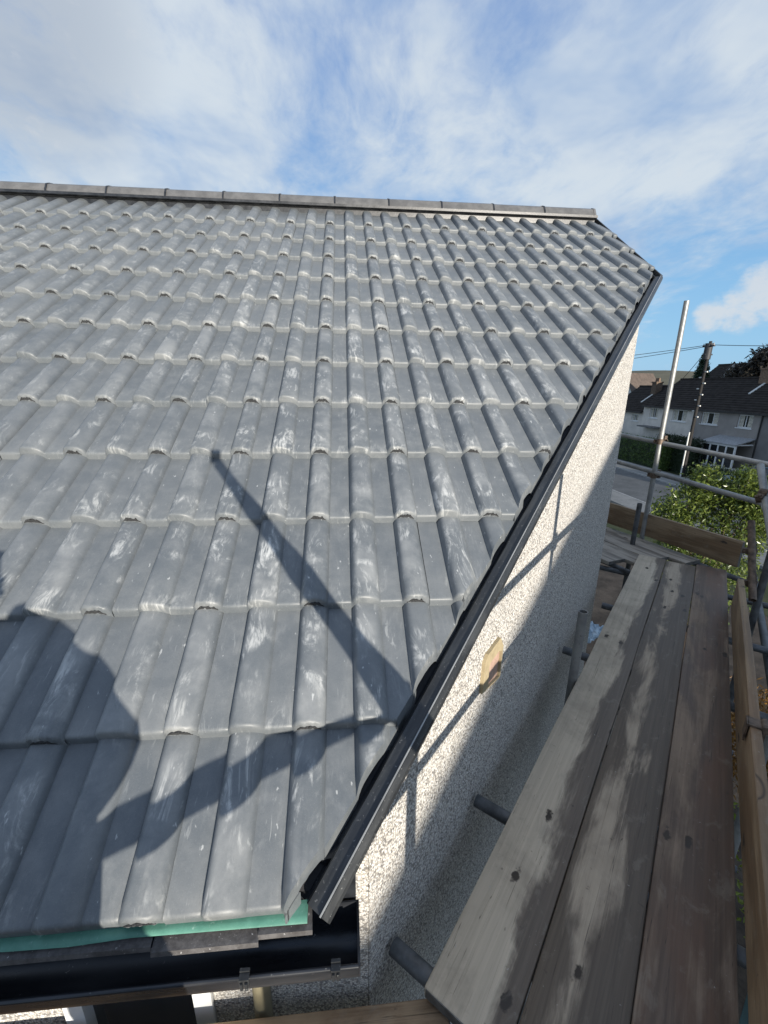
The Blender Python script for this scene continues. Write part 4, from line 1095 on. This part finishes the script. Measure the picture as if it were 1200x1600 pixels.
# ------------------------------------------------------------------ the photographer, out of frame, kneeling on the eaves boards
M_JACKET = simple('navy work jacket', (.03, .035, .05), .9, .3, 20); M_TROUS = simple('grey work trousers', (.07, .07, .07), .9, .3, 20)
M_SKIN = simple('skin', (.45, .28, .2), .6, .08, 20); M_CAP = simple('dark cap', (.02, .02, .025), .8, .2, 20)
person = empty('person', (-0.70, -0.80, PZ - .05), label='kneeling person in a navy jacket and cap holding out a shadow pole', category='person')
PI_ = Matrix.Translation((0.70, 0.80, -(PZ - .05)))
def skin(name, verts, edges, radii, mat, root_i=0, lev=2):
    me = bpy.data.meshes.new(name); me.from_pydata([tuple(PI_ @ Vector(v)) for v in verts], edges, [])
    ob = link(name, me, person)
    md = ob.modifiers.new('skin', 'SKIN'); md.use_smooth_shade = True
    for i, r_ in enumerate(radii):
        sv = me.skin_vertices[0].data[i]; sv.radius = r_ if isinstance(r_, tuple) else (r_, r_); sv.use_root = (i == root_i)
    ob.modifiers.new('sub', 'SUBSURF').render_levels = lev; ob.modifiers['sub'].levels = lev
    me.materials.append(mat); return ob
sh = [(-.54, -.82, -.12), (-.47, -.78, .08), (-.455, -.77, .26), (-.575, -.75, .44), (-.66, -.73, .55),
      (-.49, -.77, .530), (-.238, -.75, .340), (-.42, -.62, .235),
      (-.56, -.62, .28), (-.44, -.58, .19), (-.30, -.605, .205), (.02, -.61, .280), (.34, -.61, .345),
      (-.44, -.74, -.04), (-.335, -.58, .055), (-.44, -.78, -.50), (-.36, -.60, -.54),
      (-.70, -.86, -.18), (-.78, -.50, -.36), (-.95, -.95, -.55), (-.97, -1.08, -.56)]
ed = [(0, 1), (1, 2), (2, 3), (3, 4), (2, 5), (5, 6), (6, 7), (2, 8), (8, 9), (9, 10), (10, 11), (11, 12), (0, 13), (13, 14), (14, 15), (15, 16), (0, 17), (17, 18), (18, 19), (19, 20)]
ra = [(.24, .17), (.25, .17), (.225, .17), (.16, .13), (.065, .065), .082, .062, .04, .06, .040, .027, .028, .022, .17, .155, .06, .045, .10, .085, .06, .045]
skin('body', sh, ed, ra, M_JACKET)
skin('jacket', [(-.45, -.78, -.06), (-.43, -.78, .10), (-.44, -.77, .27), (-.55, -.75, .43), (-.62, -.74, .50)], [(0, 1), (1, 2), (2, 3), (3, 4)], [(.25, .18), (.26, .18), (.225, .17), (.15, .12), (.09, .09)], M_JACKET)  # extra bulk added to fill out the torso's shadow on the roof
skin('trousers', [(-.46, -.80, -.10), (-.36, -.70, -.01), (-.235, -.585, .030), (-.31, -.68, -.22), (-.40, -.78, -.46)], [(0, 1), (1, 2), (2, 3), (3, 4)], [.17, .15, .125, .10, .07], M_TROUS)  # extra leg bulk added to block sun from the lower roof
skin('head', [(-0.705, -0.730, 0.520), (-0.710, -0.715, 0.580), (-0.710, -0.690, 0.630), (-0.710, -0.620, 0.580)], [(0, 1), (1, 2), (1, 3)], [.055, .085, .09, .05], M_SKIN)
MB().tube(PI_ @ Vector((-0.710, -0.700, 0.610)), PI_ @ Vector((-0.710, -0.700, 0.700)), .105, n=16, r1=.07).box((-.055, 0, 0), (.055, .09, .012), M=PI_ @ Matrix.Translation((-0.710, -0.630, 0.620))).build('cap', M_CAP, person, smooth=50)
hb = Vector((.385, -.632, .362))
skin('hand', [(.32, -.61, .341), (.365, -.622, .352), (.40, -.632, .362)], [(0, 1), (1, 2)], [(.028, .02), (.040, .02), (.040, .02)], M_SKIN)
for k in range(4):
    z_ = .36 + (k - 1.5) * .021; L_ = (.026, .03, .028, .022)[k]
    skin('finger', [(.395, -.636, z_), (.42, -.645, z_ + .004), (.432, -.665, z_ + .006), (.415, -.68, z_ + .006), (.40 - L_ * .2, -.676, z_ + .005)], [(0, 1), (1, 2), (2, 3), (3, 4)], [.0095, .009, .0085, .008, .007], M_SKIN, 0, 1)
skin('thumb', [(.36, -.64, .372), (.378, -.662, .386), (.398, -.676, .392)], [(0, 1), (1, 2)], [.012, .010, .008], M_SKIN, 0, 1)
polec = empty('shadow_pole', (.41, -.66, .33), label='unseen shadow pole held out by the kneeling person', category='shadow pole')  # unseen pole, added and shaped to cast the long limb-like shadow
PC = Matrix.Translation((-.41, .66, -.33))
pa, pb = Vector((.43, -.660, .31)), Vector((.002, -.668, .965))
pm = MB(); mid = pa.lerp(pb, .55)
rad = [.040, .046, .034, .031, .037, .026, .029, .020, .018]
for k in range(8):
    pm.tube(PC @ pa.lerp(pb, k / 8), PC @ pa.lerp(pb, (k + 1) / 8), rad[k], n=14, r1=rad[k + 1])
pm.build('shadow_shaft', M_CAP, polec, smooth=50)
ph = MB().box((-.019, -.006, -.026), (.019, .006, .026), M=PC @ Matrix.Translation((-.008, -.645, .985)) @ Matrix.Rotation(R(-16), 4, 'X'))
pho = ph.build('phone', M_BLACK, polec); bevelled(pho.data, 0.0055, 3)
print('tiles', ntile)
